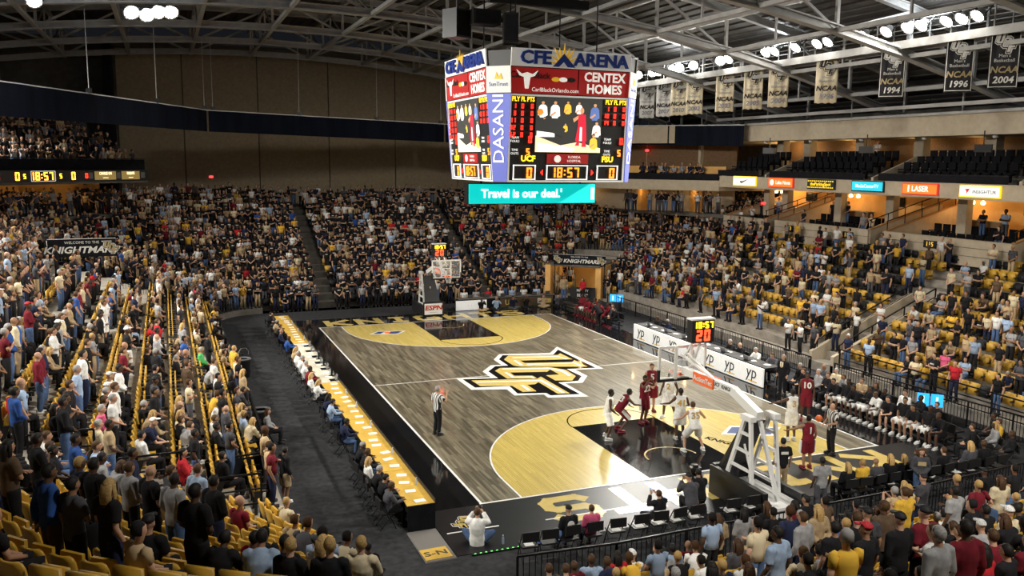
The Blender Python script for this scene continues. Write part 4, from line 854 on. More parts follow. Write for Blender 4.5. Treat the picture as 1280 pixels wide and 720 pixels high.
# hair and hats are built round the head centre
def hair_mesh(kind):
    mb = MB()
    def cap(r, c, zc, back, n=14, m_=6):
        vs = []
        for i in range(m_+1):
            for k in range(n):
                a = 2*PI*k/n; low = zc+(back if math.sin(a) < .2 else .045)
                ph0 = math.asin(max(-.9, min(.9, (low-c[2])/r[2]))); ph = ph0+(PI/2-ph0)*i/m_
                vs.append((c[0]+math.cos(a)*math.cos(ph)*r[0], c[1]+math.sin(a)*math.cos(ph)*r[1], c[2]+math.sin(ph)*r[2]))
        mb.add(vs, [(i*n+k, i*n+(k+1) % n, (i+1)*n+(k+1) % n, (i+1)*n+k) for i in range(m_) for k in range(n)]+[tuple(range(n))[::-1], tuple(range(m_*n, (m_+1)*n))])
    cap((.086, .104, .108), (0, -.012, .026), .03, -.085)
    if kind == 'long':
        ell_tube(mb, [(0, -.07, .05), (0, -.1, -.06), (0, -.1, -.2), (0, -.085, -.31)], [(.085, .04), (.092, .045), (.088, .035), (.05, .02)])
        for s in (-1, 1): ell_tube(mb, [(s*.07, -.01, .04), (s*.085, -.02, -.08), (s*.085, -.04, -.2)], [(.02, .03), (.022, .035), (.015, .02)])
    if kind == 'cap':
        mb = MB(); cap((.094, .112, .10), (0, -.008, .05), .055, .0)
        mb.add([(math.cos(a)*.075, .07+math.sin(a)*.11*s, z) for z in (.088, .1) for a, s in [(PI*i/8, 1) for i in range(9)]], [tuple(range(9)), tuple(range(9, 18))[::-1]]+[(i, i+9, i+10, i+1) for i in range(8)])
    return mb.mesh('hair' if kind != 'cap' else 'cap', M_hair, True)
HAIR = {k: hair_mesh(k) for k in ('short', 'long', 'cap')}
def shoe_mesh():
    mb = MB(); ell_tube(mb, [(0, -.06, .0), (0, -.03, .005), (0, .08, -.02), (0, .17, -.03)], [(.036, .05), (.046, .055), (.05, .04), (.042, .028)], (1, 0, 0))
    mb.box((0, .05, -.068), (.095, .27, .028)); return mb.mesh('shoe', M_shoe, True)
SHOE = shoe_mesh()
PAL = dict(k=(.012, .012, .014), w=(.72, .72, .70), g=(.30, .30, .31), d=(.07, .07, .08), n=(.015, .02, .05), b=(.03, .09, .32), l=(.32, .42, .58), m=(.16, .012, .022), r=(.45, .02, .03), y=(.70, .42, .05),
           t=(.42, .31, .18), c=(.62, .53, .36), o=(.10, .065, .04), j=(.07, .12, .24), G=(.08, .42, .13), p=(.72, .12, .25), O=(.75, .16, .03), W=(.85, .85, .83))
CNAME = dict(k='black', w='white', g='grey', d='charcoal', n='navy', b='blue', l='pale-blue', m='maroon', r='red', y='gold', t='tan', c='cream', o='brown', j='denim', G='green', p='pink', O='orange', W='white')
HC = dict(b=(.07, .035, .015), k=(.012, .01, .009), l=(.42, .27, .10), g=(.32, .31, .30), B=(.06, .028, .012), K=(.01, .008, .007), L=(.48, .31, .12), c=(.012, .012, .014), w=(.7, .7, .68), r=(.4, .02, .03), Y=(.7, .4, .03))
HNAME = dict(b='brown hair', k='black hair', l='fair hair', g='grey hair', B='long-brown hair', K='long-black hair', L='long-fair hair', c='black cap', w='white cap', r='red cap', Y='gold cap', x='bald head')
SK = [(.50, .29, .19), (.45, .25, .16), (.56, .34, .24), (.30, .16, .09), (.085, .042, .024), (.13, .065, .035)]
PEOPLE = []      # requests; built after every pose they need has been made
def person(pos, face, pose, top, bot, hair, where, skin=None, sleeve=None, leg='long', shoe='k', scale=None, striped=False, cat='person', extra=None, group=None, desc=None):
    sleeve = sleeve or rnd.choice(('long', 'long', 'short'))
    if ('body', pose) not in DONE and pose in POSE and not any(q['pose'] == pose for q in PEOPLE): body_mesh(pose)
    if not any(q['pose'] == pose and q['sleeve'] == sleeve for q in PEOPLE): shirt_mesh(pose, sleeve)
    if not any(q['pose'] == pose and q['leg'] == leg for q in PEOPLE): trouser_mesh(pose, leg)
    PEOPLE.append(dict(pos=V(pos), rz=math.atan2(-face[0], face[1]), pose=pose, top=top, bot=bot, hair=hair, where=where, sleeve=sleeve, leg=leg, shoe=shoe, striped=striped, extra=extra, desc=desc,
                       skin=skin if skin is not None else rnd.choice((0, 0, 1, 1, 2, 2, 3, 4) if hair not in 'kK' else (1, 3, 4, 5, 4)), sc=scale or rnd.uniform(.96, 1.04)))
POSEWORD = dict(down='standing', crossed='arm-crossed', clasp='hand-clasping', hips='standing', heart='standing', phone='gesturing', point='pointing', sit='seated', lean='leaning', write='seated', chin='seated', fold='arm-folding', floor='cross-legged', kneel='kneeling')
def make_people():
    flush_jobs()
    for q in PEOPLE:
        p = POSE[q['pose']]
        o = link('person', DONE[('body', q['pose'])], None, q['pos'], q['rz']); o.scale = (q['sc'],)*3
        sk = SK[q['skin']]; f = rnd.uniform(.9, 1.1); o.color = (sk[0]*f, sk[1]*f, sk[2]*f, 1)
        def part(nm, me, col, loc=None, rot=None):
            c = link(nm, me, o); v = rnd.uniform(.85, 1.15); c.color = (*[min(1, x*v) for x in col], 1)
            if loc is not None: c.location = loc
            if rot is not None: c.rotation_euler = rot
            return c
        s = part('jersey' if q['sleeve'] == 'jersey' else 'jacket' if q['sleeve'] == 'coat' else 'shirt', DONE[('shirt', q['pose'], q['sleeve'])], PAL[q['top']])
        t = part('trousers' if q['leg'] == 'long' else 'shorts', DONE[('trousers', q['pose'], q['leg'])], PAL[q['bot']])
        if q['striped']:
            s.material_slots[0].link = 'OBJECT'; s.material_slots[0].material = M_str
        if q['hair'] != 'x':
            kd = 'long' if q['hair'] in 'BKL' else 'cap' if q['hair'] in 'cwrY' else 'short'
            part('cap' if kd == 'cap' else 'hair', HAIR[kd], HC[q['hair']], V(p['hd']), head_rot(p).to_euler())
        for i in (0, 1):
            d = p['toe'][i]; part('shoe', SHOE, PAL[q['shoe']], V(p['an'][i])-V((0, 0, .01)), (0, 0, math.atan2(-d[0], d[1])))
        if q['extra']: q['extra'](o, s, t, p)
        lab = q['desc'] or f"{POSEWORD.get(q['pose'], 'standing')} person in {CNAME[q['top']]}, {HNAME[q['hair']]}"
        tag(o, f"{lab}, {q['where']}" if q['where'] else lab, 'person', q.get('group'))
# ---------------------------------------------------------------- basketball goals
def goal(sgn, where, lab):
    t = thing('basketball_goal', lab, 'basketball goal', (0, sgn*14.325, 0), 0 if sgn < 0 else PI)     # local -y points away from the court
    bb = MB()
    for c, d in (((0, 1.22, 3.99), (1.86, .06, .09)), ((0, 1.22, 2.92), (1.86, .06, .09)), ((-.9, 1.22, 3.455), (.08, .06, 1.0)), ((.9, 1.22, 3.455), (.08, .06, 1.0))): bb.box(c, d)
    bb = bb.build('backboard_frame', M_white, t)
    MB().box((0, 1.235, 3.455), (1.76, .012, 1.02)).build('glass', mat('backboard_glass', (.8, .85, .86), .03, alpha=.10, spec=.6), bb)
    sq = MB()
    for c, d in (((0, 1.26, 3.5), (.61, .012, .05)), ((0, 1.26, 3.07), (.61, .012, .05)), ((-.29, 1.26, 3.28), (.05, .012, .45)), ((.29, 1.26, 3.28), (.05, .012, .45))): sq.box(c, d)
    sq.build('target_square', M_white, bb)
    MB().box((0, 1.22, 2.87), (1.9, .1, .09)).build('edge_pad', M_black, bb)
    for s in (-1, 1): MB().box((s*.92, 1.22, 3.05), (.08, .1, .38)).build('corner_pad', M_black, bb)
    rim = MB(); rim.tube([(.23*math.cos(2*PI*i/20), 1.6+.23*math.sin(2*PI*i/20), 3.05) for i in range(21)], .016, 6); rim.box((0, 1.31, 3.03), (.16, .14, .1)); rim.build('rim', M_orange, t)
    net = MB()
    for i in range(12):
        for q in (-1, 1):
            pts = []
            for j in range(5):
                a = 2*PI*(i+q*j*.5)/12; r = .225-.028*j; pts.append((r*math.cos(a), 1.6+r*math.sin(a), 3.04-.1*j))
            net.tube(pts, .006, 3)
    tag(net.build('net', M_white, t), kind='stuff')
    arm = MB(); arm.bar((0, 1.1, 3.2), (0, -1.6, 3.2), .2, .24); arm.bar((0, -1.6, 3.2), (0, -2.9, 2.75), .22, .26); arm.bar((-.12, 1.1, 3.75), (0, -.6, 3.3), .07); arm.bar((.12, 1.1, 3.75), (0, -.6, 3.3), .07); arm.build('boom_arm', M_white, t)
    for s in (-1, 1):
        MB().bar((s*.3, 1.15, 4.0), (s*.3, 1.15, 2.9), .09, .07, up=(0, 1, 0)).build('board_mount', M_white, t)
    lp = MB().bar((.13, .35, 3.17), (.13, -.75, 3.17), .05, .34).build('red_pad', M_orange, t)
    lp2 = MB().bar((-.13, .35, 3.17), (-.13, -.75, 3.17), .05, .34).build('red_pad', M_orange, t)
    for s in (-1, 1): text('lettering', 'ActionTec', .24, M_white, lp if s > 0 else lp2, (s*.162, -.2, 3.17), (PI/2, 0, s*PI/2), .02)
    for s in (-1, 1): text('lettering', 'YP  UCF  KNIGHTS', .17, M_blackm, arm if False else t, (s*.105, -1.15, 3.2), (PI/2, 0, s*PI/2), .01)
    for s in (-1, 1):
        tr = MB(); x = s*.48; top = V((x*.9, -2.95, 2.75))
        for yb in (-2.0, -3.35): tr.bar((x, yb, .45), top+V((0, .12 if yb > -2.5 else -.12, 0)), .11, .09, up=(1, 0, 0))
        for q in (.12, .32, .55, .78):
            a = V((x, -2.0, .45)).lerp(top+V((0, .12, 0)), q); b = V((x, -3.35, .45)).lerp(top+V((0, -.12, 0)), q); tr.bar(a, b, .08, .07, up=(1, 0, 0))
        tr.bar(top-V((0, .25, 0)), top+V((0, .25, 0)), .16, .2, up=(1, 0, 0)); tr.build('ladder_leg', M_white, t)
    MB().hexa([(-.5, -1.72, .9), (.5, -1.72, .9), (.5, -1.86, .9), (-.5, -1.86, .9), (-.34, -2.62, 2.55), (.34, -2.62, 2.55), (.34, -2.76, 2.55), (-.34, -2.76, 2.55)]).build('mast_pad', M_black, t)
    MB().bar((-.4, -3.3, .9), (.1, -2.0, 1.9), .06).build('strut', M_white, t); MB().bar((0, -3.9, .5), (0, -2.95, 2.6), .1, .1).build('strut', M_white, t)
    b = MB().box((0, -2.95, .25), (1.2, 2.5, .34)).build('base_frame', M_white, t)
    MB().box((0, -1.68, .5), (1.3, .16, .92)).build('front_pad', M_black, t); MB().box((-.66, -2.9, .48), (.14, 2.6, .88)).build('side_pad', M_black, t); MB().box((.66, -2.9, .4), (.14, 2.6, .7)).build('side_pad', M_black, t)
    for s in (-.45, .45): MB().box((s, -3.2, .46), (.14, 1.9, .1)).build('ballast_weight', M_white, b)
    if sgn > 0:
        pn = MB().box((0, -1.585, .5), (1.2, .03, .72)).build('white_panel', M_paper, t); text('lettering', 'ESPN', .42, mat('espn_red', (.45, .02, .02), .5), pn, (0, -1.56, .57), (PI/2, 0, PI), .03, shear=.15, sx=1.25)
        text('lettering', '-----------', .16, M_ink, pn, (0, -1.56, .3), (PI/2, 0, PI))
        poly(blob(0, 1.6, .2, .25), -1.62, -1.6, mat('pad_mark', (.3, .3, .3)), 'pad_emblem', t) if False else None
    sc = MB().box((.35, .75, 4.6), (.86, .3, .76)).build('shot_clock', M_black, t)
    MB().box((.35, .75, 5.0), (.9, .34, .05)).build('clock_lid', M_white, sc)
    for s in (1, -1):
        mb = MB(); seg(mb, '18:57', (.35, .75+s*.15, 4.81), .22, (-s, 0, 0), (0, 0, 1), (0, s, 0), .6, .2); mb.build('clock_digits', E_ylt2, sc)['kind'] = 'stuff'
        mb = MB(); seg(mb, '20', (.35, .75+s*.15, 4.46), .38, (-s, 0, 0), (0, 0, 1), (0, s, 0), .6, .2); mb.build('shot_digits', E_rl2, sc)['kind'] = 'stuff'
    mb = MB(); mb.bar((.05, .75, 4.24), (-.05, 1.1, 3.6), .05); mb.bar((.65, .75, 4.24), (.25, 1.1, 3.6), .05); mb.bar((.35, .75, 4.22), (.3, 1.1, 3.3), .07); mb.build('clock_bracket', M_white, sc)
E_ylt2 = emit('clock_yellow', (1, .62, .02), 3.0); E_rl2 = emit('clock_red', (1, .06, .02), 3.5)
goal(-1, 'near', 'white portable basketball goal with black pads at the near baseline, shot clock on top'); goal(1, 'far', 'white portable basketball goal before the student stand, lettered white panel on its base')
# ---------------------------------------------------------------- press table, chairs and clutter on the west side
def sheet(x, y, z, rz, lab, grp, a=.21, b=.3):
    tag(link('paper_sheet', MB().box((0, 0, .003), (a, b, .006)).mesh('paper_sheet', M_paper), None, (x, y, z), rz), lab, 'paper', grp)
NT = 11; TL = 30.6/NT
for i in range(NT):
    y = -15.45+TL*(i+.5); mid = 5 <= i <= 7
    t = thing('press_table', f'{nth(i)} press table from the near end, {"white covered and cluttered" if mid else "gold top"} with black skirt', 'table', (-9.78, y, 0), group='press tables along the court')
    MB().box((0, 0, .735), (.78, TL-.02, .03)).build('tabletop', M_gold_cloth if not mid else mat('pale_cloth', (.55, .5, .4), .8), t)
    MB().box((.385, 0, .38), (.03, TL-.02, .72)).build('skirt', M_cloth_bk, t)
    MB().box((.40, 0, .80), (.03, TL-.02, .10)).build('edge_lip', M_black, t)
    for a, b in ((-.3, -TL/2+.15), (-.3, TL/2-.15), (.3, -TL/2+.15), (.3, TL/2-.15)): MB().box((a, b, .36), (.04, .04, .72)).build('leg', M_blackm, t)
    if i == 0: MB().box((0, -TL/2+.0, .38), (.78, .03, .72)).build('end_skirt', M_cloth_bk, t)
    for q in range(4):
        sheet(-9.72+rnd.uniform(-.1, .12), y-TL/2+TL*(q+.5)/4+rnd.uniform(-.1, .1), .75, rnd.uniform(-.3, .3)+PI/2, f'{nth(q)} white paper sheet from the near end of the {nth(i)} press table', f'papers on the {nth(i)} press table')
def laptop(x, y, z, rz, lab):
    t = thing('laptop', lab, 'laptop', (x, y, z), rz); MB().box((0, 0, .012), (.36, .25, .022)).build('keyboard', M_blackm, t)
    MB().hexa([(-.18, .11, .02), (.18, .11, .02), (.18, .125, .02), (-.18, .125, .02), (-.18, .2, .25), (.18, .2, .25), (.18, .215, .25), (-.18, .215, .25)]).build('screen', mat('laptop_shell', (.12, .12, .13), .4), t)
for j, (y, dx) in enumerate(((.9, .1), (2.2, .05), (3.5, .12), (4.8, .02), (6.0, .1), (-1.2, .12))): laptop(-9.75+dx, y, .75, -PI/2, f'open black laptop, {nth(j)} along the press table towards the student stand')
for j, (y) in enumerate((-.4, 1.6, 3.0)):
    t = thing('monitor', f'{nth(j)} small grey monitor standing on the press table', 'monitor', (-9.55, y, .75), -PI/2); MB().box((0, 0, .2), (.42, .06, .3)).build('casing', M_blackm, t); MB().box((0, -.035, .2), (.36, .02, .24)).build('screen', mat('dim_screen', (.1, .13, .15), .2), t); MB().lathe([(.12, 0), (.11, .015), (.02, .03), (.02, .1)], (0, 0, 0), 10).build('stand', M_black, t)
for j, y in enumerate((-14, -11.2, -8.1, -5.6, -3.6, 7.6, 9.8, 12.2)):
    t = thing('water_bottle', f'{nth(j)} clear water bottle along the press table from the near end', 'bottle', (-9.52, y, .75)); MB().lathe([(.03, 0), (.033, .02), (.033, .14), (.014, .18), (.014, .2)], (0, 0, 0), 8).build('body', mat('bottle_plastic', (.5, .6, .75), .1, alpha=.5), t); MB().lathe([(.016, .2), (.016, .22)], (0, 0, 0), 8).build('cap', M_white, t)
# folding chairs
def fold_chair():
    t = thing('folding_chair', '', 'chair')
    MB().box((0, -.02, .45), (.42, .40, .045)).build('seat', M_black, t)
    b = MB(); b.box((0, -.235, .74), (.44, .05, .26)); b.build('backrest', M_black, t)
    for s in (-1, 1):
        MB().tube([(s*.22, .2, .0), (s*.22, -.0, .45), (s*.22, -.23, .86)], .014, 5).build('leg', M_blackm, t); MB().tube([(s*.2, -.26, .0), (s*.2, .12, .44)], .013, 5).build('leg', M_blackm, t)
    mb = MB(); mb.tube([(-.22, .13, .14), (.22, .13, .14)], .011, 5); mb.tube([(-.2, -.21, .07), (.2, -.21, .07)], .011, 5); mb.build('stretcher', M_blackm, t)
    return t
FC0 = fold_chair(); fc_used = []
def chair(x, y, rz, lab, grp, z=0):
    o = FC0 if not fc_used else copy_tree(FC0); fc_used.append(o)
    o.location = (x, y, z); o.rotation_euler = (0, 0, rz); o['label'] = lab; o['group'] = grp; return o
# near baseline row, mostly empty with a white programme on each seat
NB = [-7.75, -7.2, -6.62, -5.95, -5.25, -4.55, -3.95, -3.4, -2.8, -1.6, -.95, 2.6, 3.15, 3.7, 4.25, 4.8, 5.35, 5.9, 6.45, 7.0, 7.6, 8.2, 8.8]
for i, x in enumerate(NB):
    chair(x, -18.15, rnd.uniform(-.12, .12), f'{nth(i)} black folding chair from the photographer, along the near baseline', 'folding chairs along the near baseline')
    if i in (0, 4, 5, 6, 7, 8, 9, 10, 14, 17, 19, 20): sheet(x, -18.17, .475, rnd.uniform(-.4, .4), f'white programme on the {nth(i)} near baseline chair from the photographer', 'programmes on the near baseline chairs', .24, .3)
PT = [-14.9, -14.25, -13.5, -12.75, -11.9, -11.2, -8.6, -7.3, -6.0, -5.2, -2.9, -1.9, -.6, .5, 1.6, 2.6, 3.6, 4.8, 6.2, 8.0, 9.5, 11, 12.4, 13.6]
for i, y in enumerate(PT): chair(-10.62, y, -PI/2+rnd.uniform(-.15, .15), f'{nth(i)} black folding chair from the near end, behind the press table', 'folding chairs behind the press table')
# mats and floor bits near the press table end
t = thing('floor_mat', 'grey rubber ramp mat at the near end of the press table', 'mat', (-9.8, -16.45, 0)); MB().hexa([(-.42, -.95, .0), (.42, -.95, .0), (.42, .95, .0), (-.42, .95, .0), (-.4, -.93, .03), (.4, -.93, .03), (.4, .93, .03), (-.4, .93, .03)]).build('rubber', mat('grey_rubber', (.14, .13, .12), .8), t)
t = thing('mat_sign', 'gold mat lettered S-N on the grey ramp mat', 'sign', (-9.84, -17.0, .03), .03); MB().box((0, 0, .006), (.72, .62, .012)).build('panel', M_gold_cloth, t); text('lettering', 'S-N', .34, mat('mat_letter', (.08, .06, .02)), t, (0, 0, .014), (0, 0, 0), .02, .002, sx=1.2)
t = thing('apron_logo', 'small white edged logo decal on the black apron before the photographer', 'decal', (-8.55, -15.35, .014)); 
for k, m_, e in (('white', M_white_fl, 0), ('black', M_blackfl, .003), ('u', M_gold_fl, .006), ('c', M_gold_fl, .006), ('f', M_gold_fl, .006)): MB().prism([(a*.1, b*.1) for a, b in LG[k]], e, e+.003, m_).build('emblem', m_, t)
t = thing('light_strip', 'thin strip with small blue and green lights along the apron edge', 'strip', (-7.6, -17.4, 0)); MB().box((0, 0, .025), (2.8, .06, .03)).build('channel', M_blackm, t)
for i in range(18): MB().box((-1.3+i*.15, 0, .045), (.05, .03, .012)).build('diode', emit('diode_'+'bg'[i < 9], (.1, .3, .9) if i >= 9 else (.15, .7, .15), 1.2), t)
bt = thing('water_bottle', 'clear water bottle on the floor beside the photographer', 'bottle', (-8.0, -17.05, .014)); MB().lathe([(.035, 0), (.038, .02), (.038, .17), (.015, .21), (.015, .23)], (0, 0, 0), 8).build('body', mat('bottle_plastic', (.5, .6, .75), .1, alpha=.5), bt); MB().lathe([(.017, .23), (.017, .25)], (0, 0, 0), 8).build('cap', M_white, bt)
# litter bins beside the press-table stand
for x, y, lab in ((-13.0, -5.1, 'large black round bin in the aisle by the stand corner'), (-12.9, 3.6, 'black round bin farther along the press-table stand, a steel hand truck behind it')):
    t = thing('litter_bin', lab, 'bin', (x, y, 0)); MB().lathe([(.26, 0), (.30, .05), (.34, .8), (.36, .86)], (0, 0, 0), 16).build('barrel', M_black, t, True); MB().lathe([(.37, .84), (.38, .9), (.3, .92), (.28, .86)], (0, 0, 0), 16).build('rim_lid', mat('grey_plastic', (.08, .08, .085)), t, True)
t = thing('hand_truck', 'bare steel hand truck standing behind the farther black bin', 'hand truck', (-12.8, 4.4, 0)); MB().tube([(-.22, 0, .1), (-.22, 0, 1.05), (-.12, 0, 1.2), (.12, 0, 1.2), (.22, 0, 1.05), (.22, 0, .1)], .02, 6).build('handle_frame', M_chrome, t)
for z in (.35, .65, .9): MB().box((0, 0, z), (.44, .02, .04)).build('crossbar', M_chrome, t)
for s in (-.26, .26): MB().tube([(s-.03, .06, .12), (s+.03, .06, .12)], .12, 12).build('wheel', M_black, t)
# ---------------------------------------------------------------- fences and rails
def fence(lab, pts, h=1.0, bars=True, z=0, gap=.14, cat='railing', mesh=False, name='railing'):
    t = thing(name, lab, cat, (*pts[0][:2], z)); o = V((*pts[0][:2], 0)); P = [V((*p[:2], p[2] if len(p) > 2 else 0))-o for p in pts]
    for a, b in zip(P, P[1:]):
        d = b-a; n = max(1, round(d.length/2.0)); zh = V((0, 0, h))
        MB().bar(a+zh, b+zh, .05, .05).build('top_rail', M_blackm, t); MB().bar(a+V((0, 0, .1)), b+V((0, 0, .1)), .04, .04).build('bottom_rail', M_blackm, t)
        for i in range(n+1): MB().bar(a+d*i/n, a+d*i/n+zh, .05, .05).build('post', M_blackm, t)
        if bars:
            mb = MB(); m_ = int(d.length/gap)
            for i in range(1, m_): mb.bar(a+d*i/m_+V((0, 0, .1)), a+d*i/m_+zh, .018, .018)
            tag(mb.build('balusters', M_blackm, t), kind='stuff')
        else: MB().bar(a+zh*.55, b+zh*.55, .035, .035).build('middle_rail', M_blackm, t)
        if mesh: MB().bar(a+zh*.5, b+zh*.5, .02, h*.86).build('dark_panel', M_cloth_bk, t)
fence('long black barred fence between the near stand and the baseline chairs', [(-8.7, -19.75), (-6.2, -19.95), (3.9, -19.75), (8.8, -19.4)])
fence('black barred fence behind the home team bench', [(12.3, -7.0), (12.5, -12), (12.9, -17.5)], 1.05)
fence('black barred fence before the first rows, behind the court-side table', [(12.6, 15.5), (12.7, 4), (12.5, -5.2)], .95)
fence('thin black rail along the front of the stand behind the home bench', [(13.5, -6.0, .45), (13.5, -16.2, .45)], .95, False)
fence('black rail beside the platform at the press-table stand corner', [(-13.45, -12.3, .75), (-13.4, -5.6, .75)], .95)
fence('short black mesh panel closing the platform at the press-table stand corner', [(-15.2, -12.6, .75), (-13.45, -12.4, .75)], .95, mesh=True)
fence('black rail at the open end of the corner seats by the carpet', [(-14.2, -20.4, .85), (-12.6, -19.7, .85)], .95)
fence('black sloping stair rail in the bench-side stand, lower flight', [(14.0, -5.4, .5), (20, -5.4, 3.0)], .95, False)
fence('black sloping stair rail in the bench-side stand, upper flight', [(14.0, -3.9, .5), (20, -3.9, 3.0)], .95, False)
struct(MB().hexa([(13.6, -5.5, 0), (20, -5.5, 0), (20, -5.3, 0), (13.6, -5.3, 0), (13.6, -5.5, .9), (20, -5.5, 3.5), (20, -5.3, 3.5), (13.6, -5.3, .9)]).build('wall_aisle_near', M_beige))
struct(MB().hexa([(13.6, -4.0, 0), (20, -4.0, 0), (20, -3.8, 0), (13.6, -3.8, 0), (13.6, -4.0, .9), (20, -4.0, 3.5), (20, -3.8, 3.5), (13.6, -3.8, .9)]).build('wall_aisle_far', M_beige))
for i, k in enumerate((1, 3, 5, 7)):
    a = place('left', k, -15.05)[0]; fence(f'short black aisle rail at the near end of the {nth(k)} row of the press-table stand', [(a.x+.3, a.y, 0), (a.x-1.1, a.y, 0)], .9, False, a.z)
# ---------------------------------------------------------------- court-side tables and boards, east side
for i in range(7):
    y = 5.3-1.66*(i+.5); t = thing('advertising_board', f'{nth(i)} white yp advertising board from the far end of the court-side table', 'sign', (8.86, y, 0), -PI/2, 'yp boards along the court-side table')
    MB().box((0, 0, .46), (1.64, .08, .86)).build('panel', emit('board_face', (.80, .80, .78), .35), t)
    text('lettering', 'yp', .82, mat('yp_ink', (.03, .03, .035)), t, (.0, -.05, .56), bold=.0, shear=.1); MB().box((.12, -.045, .17), (.62, .02, .05)).build('gold_line', mat('yp_gold', (.8, .5, .05)), t)
    MB().box((0, 0, .02), (1.64, .1, .05)).build('foot', M_black, t)
for i in range(4):
    y = 5.3-2.9*(i+.5); t = thing('scorers_table', f'{nth(i)} black court-side table from the far end behind the yp boards', 'table', (9.4, y, 0)); MB().box((0, 0, .9), (.85, 2.88, .04)).build('tabletop', M_black, t); MB().box((-.38, 0, .45), (.03, 2.86, .86)).build('skirt', M_cloth_bk, t)
    for a, b in ((.36, -1.3), (.36, 1.3)): MB().box((a, b, .44), (.05, .05, .88)).build('leg', M_blackm, t)
    for q in range(3): sheet(9.4+rnd.uniform(-.1, .15), y-.9+q*.9, .92, rnd.uniform(-.4, .4), f'{nth(q)} white paper sheet from the near end of the {nth(i)} court-side table', f'papers on the {nth(i)} court-side table')
for j, y in enumerate((4.2, 2.4, .6, -2.8, -4.6)): laptop(9.3, y, .92, PI/2, f'open black laptop, {nth(j)} from the far end of the court-side table')
t = thing('media_table', 'long black media table under the student stand, right of the far goal', 'table', (5.9, 17.9, 0)); t['label'] = 'long black media table at the foot of the student stand beside the far goal'
MB().box((0, 0, .74), (7.2, .7, .04)).build('tabletop', M_concd, t); MB().box((0, -.33, .37), (7.2, .03, .72)).build('skirt', M_cloth_bk, t)
for a in (-3.4, 0, 3.4): MB().box((a, .3, .36), (.05, .05, .72)).build('leg', M_blackm, t)
for j, x in enumerate((3.2, 4.4, 5.6, 6.8, 8.0, 9.0)): laptop(x, 17.95, .76, PI, f'open black laptop, {nth(j)} from the goal on the media table')
t = thing('advertising_board', 'plain white board leaning before the media table by the far goal', 'sign', (3.1, 17.3, 0)); MB().box((0, 0, .36), (2.2, .06, .66)).build('panel', emit('board_face', (.80, .80, .78), .35), t); text('lettering', '-   -   -', .2, M_ink, t, (0, -.04, .4)); MB().box((0, .02, .02), (2.2, .1, .04)).build('foot', M_black, t)
t = thing('advertising_board', 'dark board with gold marks and letter E on the media table front', 'sign', (7.3, 17.5, 0)); MB().box((0, 0, .36), (4.0, .05, .66)).build('panel', mat('dark_gold_board', (.09, .06, .03)), t); text('lettering', 'E', .5, M_wi, t, (.9, -.035, .37), bold=.03); text('lettering', 'U', .5, M_gold_fl, t, (-1.5, -.035, .37), bold=.03); MB().box((1.6, -.035, .37), (.5, .02, .3)).build('gold_mark', M_gold_fl, t); poly([(.0, .2), (.2, .36), (.0, .52), (-.2, .36)], -.045, -.025, M_gold_fl, 'star_mark', t); MB().box((0, .02, .02), (4, .1, .04)).build('foot', M_black, t)
# players' tunnel, far corner
tn = struct(MB().prism([(13.0, 18.2), (16.2, 21.4), (16.5, 21.1), (13.3, 17.9)], 0, 2.5).build('wall_tunnel_near', M_amber)); struct(MB().prism([(10.4, 20.4), (13.7, 23.8), (13.4, 24.1), (10.1, 20.7)], 0, 2.5).build('wall_tunnel_far', M_amber)); struct(MB().prism([(13.4, 23.9), (16.4, 20.9), (16.6, 21.1), (13.6, 24.1)], 0, 2.6).build('wall_tunnel_end', M_amber)); struct(MB().prism([(10.4, 20.6), (13.2, 17.9), (16.5, 21.2), (13.6, 24.1)], 2.45, 2.6).build('ceiling_tunnel', M_concd))
lamp('tunnel_light', (13.2, 20.9, 2.25), 45, .12, (1, .75, .4))
def nightmare(a, b, z, h, lab, emb):
    a, b = V(a), V(b); d = b-a; t = thing('banner', lab, 'banner', ((a.x+b.x)/2, (a.y+b.y)/2, z), math.atan2(d.y, d.x)); L2 = d.length
    MB().box((0, 0, 0), (L2, .05, h)).build('cloth', M_cloth_bk, t); text('lettering', 'KNIGHTMARE', h*.5, M_wi, t, (-.1 if emb else .15, -.035, -h*.12), bold=.03, shear=.25, sx=1.15); text('lettering', 'THE ADDITION FINANCIAL' if False else 'WELCOME TO THE', h*.2, M_wi, t, (0, -.035, h*.3))
    for s in ((1,) if emb else (-1, 1)):
        for k, m_, e in (('white', M_wi, 0), ('black', M_ink, .004), ('u', M_gt, .008), ('c', M_gt, .008), ('f', M_gt, .008)): poly([(s*L2*.42-q[1]*h*.1, q[0]*h*.1) for q in LG[k]], -.035-e, -.03-e, m_, 'emblem', t)
    MB().tube([(-L2/2, 0, h/2), (L2/2, 0, h/2)], .03, 6).build('top_rod', M_steel, t)
    for s in (-.48, .48): MB().bar((L2*s, .1, h/2), (L2*s, .1, -3.4), .06).build('post', M_blackm, t)
nightmare((10.6, 20.3, 0), (13.6, 17.8, 0), 2.95, .75, 'black lettered KNIGHTMARE banner over the mouth of the players tunnel', False)
nightmare((-22.0, 15.5, 0), (-18.6, 15.6, 0), 5.1, 1.0, 'black lettered KNIGHTMARE banner over the opening in the press-table stand', True)
fence('black stair rail beside the press-table stand opening', [(-18.6, 15.4, 2.2), (-14.6, 16.6, .6)], 1.0)
t = thing('sign_board', 'small black board lettered BEAST at the mouth of the tunnel', 'sign', (12.2, 18.6, 0), -.7); MB().box((0, 0, .55), (1.9, .06, .9)).build('panel', M_black, t); text('lettering', 'MIGHTY', .24, M_wi, t, (0, -.04, .75), bold=.02); text('lettering', 'BEAST', .3, M_wi, t, (0, -.04, .4), bold=.02); MB().box((0, .05, .05), (1.9, .3, .1)).build('foot', M_black, t)
